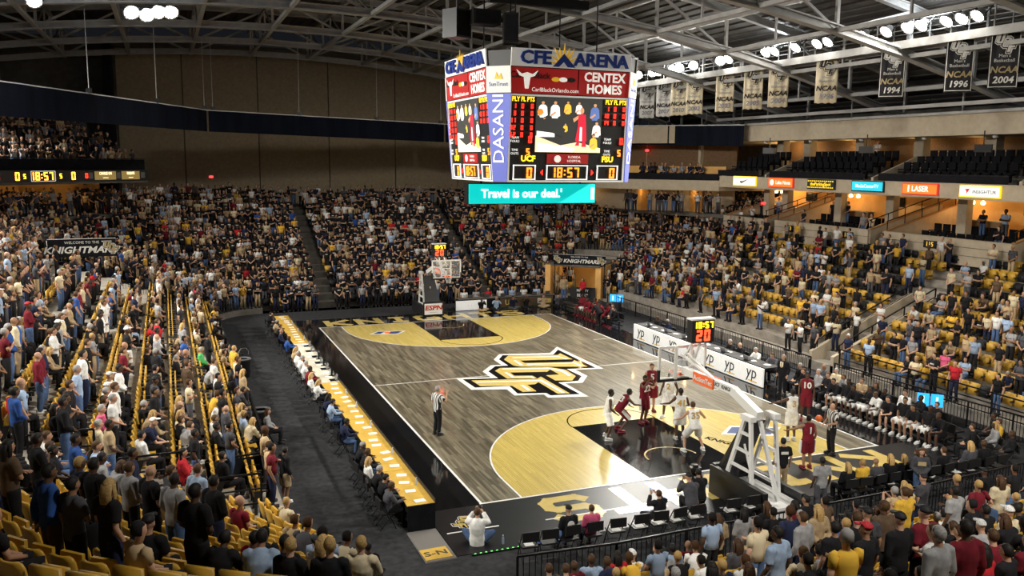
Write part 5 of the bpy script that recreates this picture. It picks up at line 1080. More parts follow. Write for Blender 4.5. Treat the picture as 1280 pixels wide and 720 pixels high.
for x, y, lab in ((12.6, 14.2, 'blue glowing screen by the visitors bench'), (12.0, -12.6, 'blue glowing screen behind the home bench')):
    t = thing('floor_screen', lab, 'screen', (x, y, 0), -PI/4); MB().box((0, 0, .3), (.5, .3, .6)).build('case', M_black, t)
    for s in (-.24, .26): f = MB().box((s, -.05, .85), (.44, .06, .5)).build('display', emit('screen_blue', (.02, .3, .75), 1.6), t); MB().box((s, -.09, .85), (.08, .02, .3)).build('picture', emit('screen_light', (.5, .8, 1), 1.4), f)
# ---------------------------------------------------------------- seats
def in_view(p, mx=150):
    q = p-V((CX, CY, CZ)); d = q.dot(_f)
    if d < 1: return False
    u, v = 640+1070*q.dot(_r2)/d, 360-1070*q.dot(_u2)/d
    return -mx < u < 1280+mx and -60 < v < 720+mx
AISLES = {'left': [(-15.2, -14.5), (2.6, 3.4)], 'far': [(-6.6, -5.6), (5.0, 6.0)], 'right': [(-5.7, -3.6), (8, 9)], 'near': [(-1.4, -.6)], 'fl': [(131, 136)], 'fr': [(76, 80)], 'nr': [], 'nl': [(180, 188)]}
SLOTS = []
def row_slots(sec, k):
    t0, t1 = span(sec, k)
    step = .53 if sec not in CN else math.degrees(.53/(CN[sec][2]+k*D+.6))
    t = t0+step*.6
    while t < t1-step*.4:
        ok = not any(a < t < b for a, b in AISLES[sec]) and not (sec == 'fr' and k < 7 and 28 < t < 62) and not (sec == 'left' and 12.5 < t < 17 and 4 <= k <= 9) and not (sec == 'right' and k == 0 and t > -3.6)
        if ok: yield t
        t += step
for sec in NROW:
    for k in range(NROW[sec]):
        for t in row_slots(sec, k):
            p, fc = place(sec, k, t, .76)
            if in_view(p) and math.hypot(p.x-CX, p.y-CY) > 10.5: SLOTS.append((sec, k, t, p, fc))
def shell(w0, w1, z0, z1, y0, lean, thick):
    mb = MB(); n = 5; vs = []
    rows = [(0, .92), (.35, 1), (.8, 1), (.95, .86), (1, .6)]
    for e in (0, thick):
        for f_, g_ in rows:
            for i in range(n):
                s = -1+2*i/(n-1); w_ = (w0+(w1-w0)*f_)/2*g_
                vs.append((s*w_, y0-lean*f_-e+.045*s*s, z0+(z1-z0)*f_))
    m = len(rows); fs = []
    for e in (0, 1):
        o = e*m*n
        for r in range(m-1):
            for i in range(n-1):
                q = (o+r*n+i, o+r*n+i+1, o+(r+1)*n+i+1, o+(r+1)*n+i); fs.append(q[::-1] if e == 0 else q)
    o = m*n
    edge = [i for i in range(n)]+[r*n+n-1 for r in range(1, m)]+[(m-1)*n+i for i in range(n-2, -1, -1)]+[r*n for r in range(m-2, 0, -1)]
    for a, b in zip(edge, edge[1:]+edge[:1]): fs.append((a, b, b+o, a+o))
    mb.add(vs, fs); return mb
ME_BACK = shell(.44, .46, .42, .88, 0, .10, .035).mesh('seat_back', M_yellow_seat, True); ME_BACK_K = ME_BACK.copy(); ME_BACK_K.materials.clear(); ME_BACK_K.materials.append(M_black_seat)
pan = MB(); pan.hexa([(-.21, .05, .42), (.21, .05, .42), (.21, .12, .42), (-.21, .12, .42), (-.19, .09, .83), (.19, .09, .83), (.19, .14, .83), (-.19, .14, .83)]); ME_PAN = pan.mesh('seat_pan', M_yellow_seat); ME_PAN_K = ME_PAN.copy(); ME_PAN_K.materials.clear(); ME_PAN_K.materials.append(M_black_seat)
def armrest():
    mb = MB(); mb.box((0, .14, .63), (.05, .36, .035)); mb.hexa([(-.02, -.04, .3), (.02, -.04, .3), (.02, .1, .3), (-.02, .1, .3), (-.02, -.02, .62), (.02, -.02, .62), (.02, .2, .62), (-.02, .2, .62)]); mb.box((0, .0, .16), (.05, .08, .32)); return mb.mesh('armrest', M_black)
ME_ARM = armrest()
SLOTS.sort(key=lambda s: (s[3]-V((CX, CY, CZ))).length)
BIG = SLOTS[:1]; cnt = 0; BIGSET = set()
for s in SLOTS:
    if not in_view(s[3]+V((0, 0, .6)), 5): continue
    if s[0] in ('near', 'nl', 'nr', 'left') and cnt < 292: BIGSET.add(s[:3]); cnt += 1
RK = {}
for s in SLOTS: RK.setdefault(s[:2], []).append(s[2])
for v in RK.values(): v.sort()
SNAME = {'left': 'press-table stand', 'near': 'near-basket stand', 'nl': 'carpet-corner stand', 'right': 'bench-side stand', 'far': 'student stand', 'fl': 'far corner stand', 'fr': 'tunnel corner stand', 'nr': 'near corner stand'}
EDGE = {'left': 'near end', 'near': 'carpet end', 'nl': 'aisle end', 'right': 'near end', 'nr': 'basket end', 'far': 'aisle', 'fl': 'end', 'fr': 'end'}
pdn = MB(); pdn.hexa([(-.21, .04, .395), (.21, .04, .395), (.2, .46, .41), (-.2, .46, .41), (-.21, .04, .43), (.21, .04, .43), (.2, .46, .445), (-.2, .46, .445)]); ME_PAN_DN = pdn.mesh('seat_pan', M_yellow_seat)
def put_seat(sec, k, t, p, fc, used=False):
    dark = sec == 'right' and rnd.random() < .3
    o = link('stadium_seat', ME_BACK_K if dark else ME_BACK, None, p, math.atan2(-fc[0], fc[1]))
    tag(o, f"{'occupied ' if used else ''}{'black' if dark else 'yellow'} stadium seat, {nth(RK[(sec, k)].index(t))} from {EDGE[sec]}, {nth(k)} row, {SNAME[sec]}", 'seat', 'stadium seats')
    link('seat_pan', ME_PAN_DN if used else ME_PAN_K if dark else ME_PAN, o)
    for x in (-.25, .25):
        a = link('armrest', ME_ARM, o); a.location = (x, 0, 0)
# ---------------------------------------------------------------- people
PL = [(0, 7, -5.58, 1, 7, 13, 10), (0, 7, -9.51, 2, 5, 13, 2), (0, 7, -8.03, 0, 5, 13, 1), (0, 6, -7.88, 1, 1, 0, 0), (0, 6, -7.07, 0, 0, 10, 1), (0, 7, -8.47, 0, 11, 10, 3), (0, 6, -5.57, 2, 11, 13, 0),
(0, 6, -4.43, 1, 0, 13, 2), (0, 6, -2.23, 0, 0, 13, 1), (0, 6, -3.09, 2, 10, 0, 3), (0, 6, -0.47, 0, 5, 13, 0), (0, 5, -5.51, 7, 0, 13, 1), (0, 5, -0.42, 0, 1, 1, 0), (0, 5, 1.25, 0, 1, 2, 4),
(0, 5, -2.25, 1, 1, 0, 1), (0, 4, 3.91, 0, 4, 0, 1), (0, 4, -4.44, 1, 0, 1, 9), (0, 4, -3.95, 2, 10, 0, 2), (0, 3, -3.57, 2, 2, 13, 3), (0, 4, -7.56, 2, 7, 0, 0), (0, 3, -4.19, 5, 0, 0, 0),
(0, 3, 0.11, 5, 0, 0, 1), (0, 4, 1.14, 2, 0, 0, 5), (0, 3, 6.09, 0, 10, 13, 3), (0, 3, 6.89, 5, 9, 0, 1), (0, 2, 6.59, 0, 1, 13, 5), (0, 3, -0.4, 0, 8, 13, 0), (0, 3, 1.04, 5, 8, 0, 0),
(0, 3, -2.44, 2, 1, 4, 1), (0, 3, -6.57, 2, 0, 10, 2), (0, 2, 0.5, 0, 2, 0, 7), (0, 2, 1.04, 5, 10, 0, 4), (0, 2, -1.52, 5, 11, 0, 2), (0, 2, -3.21, 5, 10, 0, 0), (0, 2, -6.42, 0, 0, 4, 0),
(0, 2, -6.94, 0, 12, 3, 0), (0, 1, -6.89, 0, 1, 3, 2), (0, 1, -0.73, 5, 14, 0, 2), (0, 1, -0.1, 2, 0, 0, 1), (0, 1, 3.76, 5, 11, 0, 0), (0, 0, 11.9, 5, 9, 0, 0), (0, 1, 11.77, 5, 6, 0, 9),
(0, 1, 6.69, 2, 11, 0, 0), (0, 1, 8.12, 5, 11, 0, 2), (0, 0, -1.21, 0, 9, 4, 4), (0, 0, 0.48, 5, 10, 0, 0), (0, 1, -4.84, 0, 1, 0, 0), (0, 0, -5.42, 2, 10, 0, 7), (0, 0, -4.11, 5, 0, 0, 6),
(0, 0, -5.93, 6, 3, 10, 1), (0, 1, -11.18, 0, 3, 13, 3), (0, 2, -10.46, 5, 0, 0, 3), (0, 1, -9.02, 5, 1, 0, 0), (0, 2, -9.94, 5, 10, 0, 7), (0, 0, -9.32, 5, 6, 10, 4), (0, 3, -10.31, 0, 3, 0, 8),
(0, 3, -11.89, 2, 0, 0, 1), (0, 3, -11.35, 5, 0, 0, 2), (0, 2, -10.94, 5, 0, 0, 0), (0, 2, -11.93, 5, 0, 0, 0), (0, 4, -13.62, 2, 1, 0, 2), (0, 3, -8.86, 2, 0, 13, 1), (0, 3, -7.8, 5, 0, 0, 0),
(0, 4, -10.16, 2, 1, 0, 1), (0, 5, -10.06, 0, 1, 4, 1), (0, 4, -9.07, 5, 11, 0, 0), (0, 5, -9.53, 0, 0, 13, 4), (0, 5, -8.95, 5, 10, 0, 11), (0, 5, -11.78, 3, 6, 13, 2), (0, 6, -10.5, 1, 4, 13, 2),
(0, 5, -8.36, 0, 0, 0, 0), (0, 6, -8.56, 5, 10, 0, 7), (0, 6, -11.46, 0, 7, 13, 3), (0, 6, -11.01, 0, 7, 13, 1), (0, 7, -14.15, 0, 0, 13, 0), (0, 6, -13.67, 5, 8, 0, 1), (0, 5, -14.68, 0, 0, 0, 1),
(0, 6, -15.32, 2, 5, 0, 1), (0, 5, -12.38, 5, 8, 0, 1), (0, 5, -13.73, 2, 0, 0, 0), (0, 5, -15.31, 2, 0, 13, 1), (0, 5, -14.17, 5, 0, 0, 6), (0, 4, -13.19, 5, 15, 0, 2), (0, 4, -12, 5, 0, 0, 0),
(0, 4, -12.63, 0, 1, 0, 0), (0, 4, -10.8, 5, 1, 0, 9), (0, 4, -11.32, 5, 0, 0, 2), (0, 3, -12.51, 5, 10, 0, 7), (0, 3, -13.13, 5, 4, 0, 9), (0, 4, -14.42, 5, 11, 0, 2), (0, 6, -6.62, 0, 2, 0, 9),
(0, 6, -5.98, 5, 0, 0, 0), (0, 6, -3.58, 5, 9, 0, 1), (0, 5, -2.72, 0, 0, 10, 1), (0, 4, 0.69, 5, 0, 6, 0), (0, 3, -3.1, 5, 4, 0, 0), (0, 8, -6.36, 0, 10, 0, 2), (0, 8, -4.8, 0, 6, 0, 9),
(0, 7, -6.21, 5, 3, 0, 2), (0, 7, -6.95, 5, 4, 0, 0), (0, 7, -1.16, 5, 10, 0, 0), (0, 7, -1.81, 5, 11, 0, 2), (0, 7, -0.73, 5, 2, 0, 0), (0, 6, -0.87, 5, 1, 0, 0), (0, 6, 0.53, 0, 7, 13, 0),
(0, 6, 3.76, 5, 7, 0, 0), (0, 4, 5.38, 0, 1, 0, 1), (0, 4, 8.44, 5, 7, 0, 2), (0, 3, 8.35, 5, 0, 0, 0), (0, 3, 10.73, 5, 11, 0, 7), (0, 5, 3.08, 0, 5, 13, 1), (0, 2, 9.59, 0, 2, 0, 4),
(0, 2, -3.72, 5, 0, 0, 2), (0, 1, -4.11, 5, 2, 0, 0), (0, 0, 2.08, 5, 0, 0, 6), (0, 0, 1.67, 5, 10, 0, 2), (0, 4, 1.78, 5, 9, 0, 0), (0, 4, 0.13, 5, 0, 0, 1), (0, 0, 12.37, 2, 0, 10, 1),
(0, 0, 12.87, 0, 10, 10, 0), (0, 0, 6.93, 5, 0, 0, 9), (0, 0, 9.94, 5, 4, 0, 0), (0, 0, -8.44, 5, 10, 0, 7), (0, 0, -9.82, 5, 11, 0, 7), (0, 2, -12.39, 5, 2, 0, 0), (0, 1, -10.69, 5, 1, 0, 0),
(0, 2, -11.46, 5, 11, 0, 7), (0, 1, -11.79, 5, 0, 0, 1), (0, 4, -9.57, 5, 11, 0, 9), (0, 2, -2.03, 5, 0, 0, 0), (0, 1, 4.53, 5, 1, 0, 0), (0, 5, -1.83, 5, 0, 0, 1), (0, 5, -3.26, 5, 0, 0, 2),
(0, 5, 3.54, 5, 11, 0, 2), (2, 7, 211.25, 1, 12, 0, 6), (2, 8, 223.89, 0, 5, 12, 1), (2, 5, 194.95, 5, 0, 0, 1), (2, 5, 188.37, 5, 1, 13, 0), (2, 5, 192.58, 5, 4, 13, 0), (2, 4, 188.92, 5, 6, 13, 0),
(2, 6, 213.29, 2, 4, 0, 4), (2, 6, 215.57, 0, 0, 3, 1), (2, 8, 228.73, 0, 0, 4, 7), (2, 5, 212.73, 2, 2, 0, 0), (2, 4, 193.68, 5, 2, 0, 1), (2, 4, 197.23, 5, 2, 0, 5), (2, 5, 216.34, 2, 0, 0, 3),
(0, 3, -14.33, 5, 1, 0, 1), (2, 5, 219.9, 0, 2, 13, 1), (2, 4, 211.47, 2, 3, 13, 0), (2, 7, 231.64, 2, 0, 0, 1), (0, 2, -14.97, 5, 8, 0, 1), (0, 1, -14.44, 5, 0, 0, 1), (2, 3, 207.15, 0, 6, 13, 0),
(2, 2, 196, 5, 0, 0, 1), (2, 4, 219.45, 2, 0, 4, 1), (2, 8, 225.9, 0, 3, 0, 1), (2, 4, 185.97, 2, 10, 13, 1), (0, 2, -14.52, 0, 0, 13, 1), (2, 7, 228.9, 5, 0, 0, 8), (2, 7, 234.03, 5, 0, 0, 1),
(2, 7, 237.03, 5, 6, 0, 1), (2, 6, 234.29, 5, 8, 0, 1), (2, 7, 239.36, 5, 0, 0, 4), (2, 7, 241.92, 5, 0, 0, 4), (2, 5, 198.6, 0, 5, 13, 1), (2, 6, 204.38, 0, 0, 0, 1), (2, 6, 193.32, 5, 3, 0, 1),
(2, 4, 201.06, 2, 4, 0, 1), (2, 6, 236.74, 5, 0, 0, 1), (2, 6, 239.78, 5, 1, 0, 7), (2, 6, 242.72, 5, 11, 0, 4), (1, 0, -7.52, 5, 6, 0, 0), (1, 1, -8.55, 5, 10, 0, 0), (1, 0, -6.88, 5, 8, 0, 6),
(1, 0, -6.47, 5, 1, 0, 9), (1, 0, -7.95, 5, 7, 0, 0), (1, 0, -8.56, 5, 12, 0, 0), (1, 1, -7.47, 5, 4, 0, 0), (1, 0, -5.86, 5, 0, 0, 3), (1, 0, -5.43, 5, 6, 0, 1), (1, 0, -5, 5, 7, 0, 3),
(1, 1, -6.2, 5, 2, 0, 1), (1, 4, -7.86, 5, 2, 0, 2), (1, 0, -3.98, 2, 10, 0, 5), (1, 0, -3.25, 2, 2, 0, 6), (1, 0, -2.56, 0, 0, 0, 5), (1, 0, -1.94, 5, 0, 0, 1), (1, 1, -3.96, 5, 10, 0, 7),
(1, 2, -5.1, 5, 3, 0, 5), (1, 3, -5.18, 5, 6, 0, 7), (1, 5, -7.03, 5, 0, 0, 5), (1, 5, -7.65, 5, 1, 0, 6), (1, 0, -1.36, 0, 0, 0, 1), (1, 1, -2.54, 0, 7, 0, 6), (1, 4, -4.82, 0, 2, 4, 0),
(1, 3, -3.59, 0, 10, 0, 7), (1, 6, -5.84, 0, 0, 0, 1), (1, 6, -5.38, 0, 0, 13, 0), (1, 1, -1.14, 5, 0, 0, 8), (1, 5, -4.2, 0, 3, 0, 8), (1, 5, -3.8, 0, 12, 0, 0), (1, 3, -1.2, 0, 9, 0, 0),
(1, 7, -6.14, 0, 0, 13, 10), (1, 7, -5.46, 0, 0, 0, 8), (1, 7, -4.94, 0, 7, 0, 8), (1, 0, 2.56, 0, 3, 4, 8), (1, 4, -0.85, 0, 2, 0, 1), (1, 0, 4.83, 0, 0, 4, 8), (1, 3, 1.72, 2, 11, 13, 5),
(1, 4, -0.29, 5, 0, 0, 1), (1, 5, -0.87, 5, 11, 0, 9), (1, 0, 1.89, 0, 0, 0, 7), (1, 9, -6.85, 0, 2, 0, 2), (1, 7, -3.74, 5, 7, 0, 0), (1, 7, -4.19, 5, 4, 0, 0), (1, 5, -2.33, 5, 0, 0, 0),
(1, 8, -5.19, 5, 8, 0, 6), (1, 9, -6.37, 0, 7, 0, 1), (1, 6, -7.02, 0, 6, 0, 1), (1, 0, 4.24, 5, 2, 0, 0), (1, 0, 3.72, 5, 0, 0, 1), (1, 0, 3.27, 5, 4, 0, 1), (1, 0, 1.17, 5, 0, 0, 0),
(1, 0, 0.67, 5, 0, 0, 5), (1, 0, 0.15, 5, 0, 0, 5), (1, 5, -0.24, 5, 0, 0, 1), (1, 6, -3.34, 5, 10, 0, 0), (1, 6, -1.89, 5, 0, 0, 5), (1, 6, -2.57, 5, 2, 0, 9), (1, 8, -4.22, 5, 7, 0, 0),
(1, 8, -4.69, 5, 0, 0, 1), (1, 0, 5.88, 5, 6, 0, 9), (1, 0, -0.29, 5, 0, 0, 1), (1, 0, 5.4, 5, 10, 0, 0), (1, 0, 6.74, 0, 0, 13, 2), (3, 1, -6.95, 0, 12, 0, 0), (3, 1, -7.92, 2, 0, 0, 5),
(3, 3, -7.64, 5, 3, 0, 2), (3, 2, -7.87, 2, 3, 13, 0), (3, 2, -8.32, 0, 0, 4, 0), (3, 2, -9.08, 2, 10, 0, 5), (3, 3, -9.6, 0, 0, 0, 0), (3, 4, -10.33, 0, 11, 4, 0), (3, 2, -11.32, 2, 6, 0, 8),
(3, 2, -12.5, 2, 0, 10, 1), (3, 2, -13.84, 0, 1, 8, 9), (3, 1, -11.49, 5, 6, 13, 1), (3, 1, -13.63, 5, 4, 0, 2), (3, 0, -14.04, 2, 0, 13, 6), (3, 1, -10.44, 5, 15, 0, 4), (3, 0, -9.83, 5, 11, 0, 7),
(3, 4, -7.03, 5, 11, 0, 0), (3, 4, -8.25, 5, 9, 0, 5), (3, 4, -8.85, 5, 9, 0, 0), (3, 3, -8.26, 5, 2, 0, 3), (3, 4, -10.77, 0, 1, 13, 6), (3, 2, -10.92, 0, 10, 0, 5), (3, 3, -12.25, 0, 2, 0, 3),
(3, 3, -12.85, 0, 3, 0, 0), (3, 6, -10.02, 0, 11, 10, 0), (3, 4, -11.28, 0, 6, 10, 2), (3, 4, -12.82, 0, 9, 0, 1), (3, 5, -8.33, 0, 0, 0, 0), (3, 5, -7.56, 0, 0, 0, 1), (3, 3, -5.14, 0, 1, 1, 0),
(3, 2, -4.56, 0, 1, 0, 4), (3, 3, -3.13, 5, 11, 0, 2), (3, 2, -3, 0, 0, 0, 0), (3, 3, -1.38, 0, 1, 10, 4), (3, 1, -4.21, 0, 11, 4, 0), (3, 1, -3.71, 0, 1, 0, 5), (3, 1, -1.29, 5, 11, 0, 0),
(3, 0, -3.74, 0, 3, 0, 0), (3, 0, -2.77, 0, 1, 0, 5), (3, 0, -1.84, 0, 1, 0, 0), (3, 0, -6.06, 0, 4, 13, 9), (3, 1, -8.43, 0, 0, 13, 1), (3, 0, -10.36, 5, 9, 13, 5), (3, 0, -9.37, 5, 0, 13, 5),
(3, 6, -8.41, 5, 12, 0, 0), (3, 4, -11.77, 5, 0, 0, 1), (3, 4, -9.31, 0, 0, 0, 6), (3, 4, -9.75, 5, 0, 0, 1)]
SE, PO, CO, HA = ['left', 'near', 'nl', 'right'], 'dcfhbseap', 'kwgdnblmrytcojGpOW', 'bkgxlBKLcwrY'
REQ = [(SE[a], b, c, PO[e], CO[f], CO[g], HA[h]) for a, b, c, e, f, g, h in PL]
def std_pose(c): return dict(d=rnd.choice(('down', 'down', 'down2', 'behind', 'heart')), c='crossed', f='clasp', h='hips', b='behind', s=rnd.choice(('sit', 'sit', 'fold', 'lean')), e='lean', a='point', p='phone')[c]
REQ = [r for r in REQ if not (r[0] == 'near' and r[1] > 9)]
REQ.sort(key=lambda r: (place(r[0], r[1], r[2])[0]-V((CX, CY, CZ))).length)
NIND = 206
TAKEN = {}
CROWD = []      # (position, facing, pose, colours)
def density(sec, k, t):
    if sec == 'left' and 7 < t < 13 and 4 <= k <= 8: return .3
    if sec == 'left': return .86 if k >= 9 else .62 if (t > 9 or k >= 7) else .18 if t < 4 else .35
    if sec == 'near': return .5 if k < 9 else 0
    if sec == 'nl': return .2 if t < 222 else .34
    if sec == 'nr': return .6
    if sec == 'right': return (.72 if t > 6 else .45 if t > -3.5 else .34)*(1 if k < 8 else .75)
    return {'far': .96, 'fl': .92, 'fr': .92}[sec]
for r in REQ: TAKEN.setdefault((r[0], r[1]), []).append(r[2])
def mixcol(sec):
    if sec == 'far': return rnd.choices('kwgdctynbrml', (72, 8, 5, 4, 3, 2, 3, 3, 1.2, 1.2, 1, 1.5))[0]
    if sec in ('fl', 'fr'): return rnd.choices('kwgdctynbrml', (50, 10, 8, 5, 5, 5, 5, 5, 2, 1.5, 2, 4))[0]
    return rnd.choices('kwgdctynbrmlo', (26, 12, 9, 8, 10, 9, 6, 7, 2, 2, 5, 6, 4))[0]
for sec in NROW:
    for k in range(NROW[sec]):
        step = .45 if sec not in CN else math.degrees(.45/(CN[sec][2]+k*D+.3))
        for t in row_slots(sec, k):
            if rnd.random() > density(sec, k, t): continue
            if any(abs(t-z) < step for z in TAKEN.get((sec, k), ())): continue
            stnd = rnd.random() < (.9 if sec in ('far', 'fl', 'left') else .75 if sec in ('fr', 'right') else .08 if sec == 'nl' else .35)
            tt = t+rnd.uniform(-.06, .06)*(1 if sec not in CN else 3)
            CROWD.append((sec, k, tt, 'd' if stnd else 's', mixcol(sec), rnd.choice('jkkkdtn'), rnd.choice('kkbbblgKBLcx'))); TAKEN.setdefault((sec, k), []).append(tt)
for v in TAKEN.values(): v.sort()
SEATED = {}
for r in REQ+CROWD:
    if r[3] in 'se': SEATED.setdefault((r[0], r[1]), []).append(r[2])
far_v, far_f, far_m = [], [], []
sv = np.array(MB().box((0, -.06, .66), (.44, .06, .44)).box((0, .09, .62), (.4, .05, .4)).box((-.25, .1, .6), (.05, .3, .05)).box((.25, .1, .6), (.05, .3, .05)).v)
sv_down = np.array(MB().box((0, -.06, .66), (.44, .06, .44)).box((0, .2, .41), (.4, .4, .05)).box((-.25, .1, .6), (.05, .3, .05)).box((.25, .1, .6), (.05, .3, .05)).v)
sf = np.array(MB().box((0, 0, 0), (1, 1, 1)).f); sf = np.concatenate([sf+8*i for i in range(4)]); smi = np.array([0]*12+[1]*12)
for s in SLOTS:
    sec, k, t, p, fc = s; tol = .3 if sec not in CN else math.degrees(.3/(CN[sec][2]+k*D+.6)); used = any(abs(t-z) < tol for z in SEATED.get((sec, k), ()))
    if s[:3] in BIGSET: put_seat(*s, used); continue
    sv_ = sv_down if used else sv
    a = math.atan2(-fc[0], fc[1]); c_, s_ = math.cos(a), math.sin(a)
    q = np.stack([sv_[:, 0]*c_-sv_[:, 1]*s_+p.x, sv_[:, 0]*s_+sv_[:, 1]*c_+p.y, sv_[:, 2]+p.z], 1)
    dark = rnd.random() < {'far': .75, 'fl': .6, 'fr': .45, 'right': .12 if k < 6 else .5}.get(sec, .08)
    far_f.append(sf+8*4*len(far_v)); far_v.append(q); far_m.append(np.where(smi == 0, 1 if dark else 0, 1))
me = bpy.data.meshes.new('far_seats'); V_ = np.concatenate(far_v); F_ = np.concatenate(far_f)
def np_mesh(me, V_, F_):
    me.vertices.add(len(V_)); me.vertices.foreach_set('co', V_.astype(np.float32).ravel())
    k = F_.shape[1]; me.loops.add(F_.size); me.loops.foreach_set('vertex_index', F_.astype(np.int32).ravel())
    me.polygons.add(len(F_)); me.polygons.foreach_set('loop_start', np.arange(0, F_.size, k, dtype=np.int32))
    me.update(calc_edges=True)
np_mesh(me, V_, F_); me.materials.append(M_yellow_seat); me.materials.append(M_black_seat); me.polygons.foreach_set('material_index', np.concatenate(far_m).astype(np.int32))
tag(link('farther_seats', me), 'the farther yellow and black stadium seats filling the stands', None, None, 'stuff')
for i, (sec, k, t, pz, top, bot, hr) in enumerate(REQ):
    if i >= NIND: CROWD.append((sec, k, t, 's' if pz in 'se' else 'd', top, bot, hr)); continue
    st_ = pz not in 'se'; p, fc = place(sec, k, t, .30 if st_ else .56)
    a = math.atan2(fc[1], fc[0])+rnd.uniform(-.3, .3)
    if sec == 'left' : a += .18
    person(p, (math.cos(a), math.sin(a)), std_pose(pz), top, bot, hr, f'{nth(TAKEN[(sec, k)].index(t))} from {EDGE[sec]}, {nth(k)} row, {SNAME[sec]}', leg='short' if (bot in 'tw' and rnd.random() < .4) else 'long', shoe=rnd.choice('kkwdo'), group='spectators in the '+SNAME[sec])
# players, officials
def number(n, col, back=True, stripe=None):
    def f(o, s, t, p):
        ch, nk, pel = V(p['ch']), V(p['nk']), V(p['pel']); up = (nk-ch).normalized(); sd = V((1, 0, 0)); out = sd.cross(up).normalized()*(1 if not back else 1)
        out = up.cross(sd).normalized()                      # towards the wearer's front
        for sg in (-1, 1):
            nrm = out*sg; rx = up.cross(nrm).normalized()
            m = Matrix((rx, up, nrm)).transposed().to_4x4(); m.translation = ch+up*.0+nrm*.128
            x = text('number', n, .3, PM[col], s, (0, 0, 0), (0, 0, 0), .025, .02); x.matrix_local = m
        if stripe:
            for i in (0, 1):
                h, k = V(p['hip'][i]), V(p['kn'][i]); w_ = V(((-1 if i == 0 else 1)*.155, 0, 0))
                MB().bar(h+w_+V((0, 0, .02)), k.lerp(h, .06)+w_*.92, .03, .11, up=(0, 1, 0)).build('side_stripe', PM[stripe], t)
    return f
PM = {'gold': mat('number_gold', (.55, .38, .12), .7), 'white': mat('number_white', (.75, .75, .73), .8), 'garnet': mat('number_garnet', (.16, .012, .022), .8)}
def player(x, y, f, pose, tm, n, lab, sk, hair='k', sc=1.1):
    person((x, y, .03), f, pose, tm, tm, hair, '', sk, 'jersey', 'short', 'w' if tm == 'W' else 'm', sc, extra=number(n, 'gold' if tm == 'W' else 'white', True, None if tm == 'W' else 'white'), desc=lab, group='basketball players')
player(-1.2, -10.27, (.9, -.35), 'stance', 'W', '1', 'player in white uniform at the lane corner, closest to the striped official', 4)
player(-.2, -9.6, (1, -.1), 'crouchp', 'm', '23', 'crouching player in maroon uniform on the lane line', 4)
player(.98, -9.1, (.35, -.93), 'shoot', 'm', '22', 'player in maroon uniform at the free throw line, arms raised', 5)
player(2.09, -7.78, (-.3, -.95), 'clasp', 'm', '5', 'tall player in maroon uniform behind the free throw shooter', 1, 'b', 1.14)
player(2.27, -8.9, (-.8, -.6), 'stance', 'W', '2', 'player in white uniform under the backboard edge, head behind it', 4)
player(1.23, -11.25, (.3, .95), 'reach', 'W', '41', 'player in white uniform numbered 41 on the far lane side', 4)
player(1.0, -12.48, (.15, 1), 'guard', 'W', '35', 'player in white uniform numbered 35 crouching with legs wide in the lane', 0, 'b')
player(5.05, -12.75, (.25, .97), 'point', 'W', '3', 'player in white uniform numbered 3 beyond the goal, arm out', 4)
player(7.26, -10.94, (-.6, -.8), 'down', 'm', '10', 'player in maroon uniform by the sideline before the home bench', 4, 'k', 1.12)
player(3.58, -15.3, (.2, .98), 'point', 'm', '1', 'player in maroon uniform at the baseline, arm out towards the white player', 3, 'k', 1.04)
person((-6.94, -7.67, .03), (.95, .3), 'signal', 'w', 'k', 'g', '', 0, 'short', striped=True, desc='referee in striped shirt alone near the press table, hand raised', sc=1.02) if False else person((-6.94, -7.67, .03), (.95, .3), 'signal', 'w', 'k', 'g', '', 0, 'short', scale=1.05, striped=True, desc='official in black striped shirt alone on the grey wood, hand raised', group='officials')
person((5.32, -14.5, .03), (-.9, .2), 'hold', 'w', 'k', 'x', '', 0, 'short', scale=1.05, striped=True, desc='official in black striped shirt holding the orange ball near the baseline', group='officials')
t = thing('basketball', 'orange basketball held by the official near the baseline', 'ball', (4.93, -14.27, 1.3)); b_ = MB(); ellipsoid(b_, (0, 0, 0), (.122, .122, .122), None, 16, 10); b_.build('leather', mat('ball_orange', (.75, .16, .03), .5), t, True)
mb = MB(); mb.tube([(.122*math.cos(2*PI*i/20), .122*math.sin(2*PI*i/20), 0) for i in range(21)], .004, 4); mb.tube([(0, .122*math.cos(2*PI*i/20), .122*math.sin(2*PI*i/20)) for i in range(21)], .004, 4); mb.build('seam', M_black, t)
# press table writers
for i, (y, top, hr, ps) in enumerate(zip(PT, 'dkkwkknnlnwwmwwwtnbnktdk', 'bkgLbgkbkKLLkgggLbbxbgkk', ('write', 'write', 'write', 'sit', 'write', 'write', 'write', 'chin')*3)):
    if i in (7, 17, 22): continue
    person((-10.6, y, 0), (1, rnd.uniform(-.2, .2)), ps, top, rnd.choice('kdj'), hr, f'{nth(i)} chair from near end, press table', group='people at the press table', scale=.98)
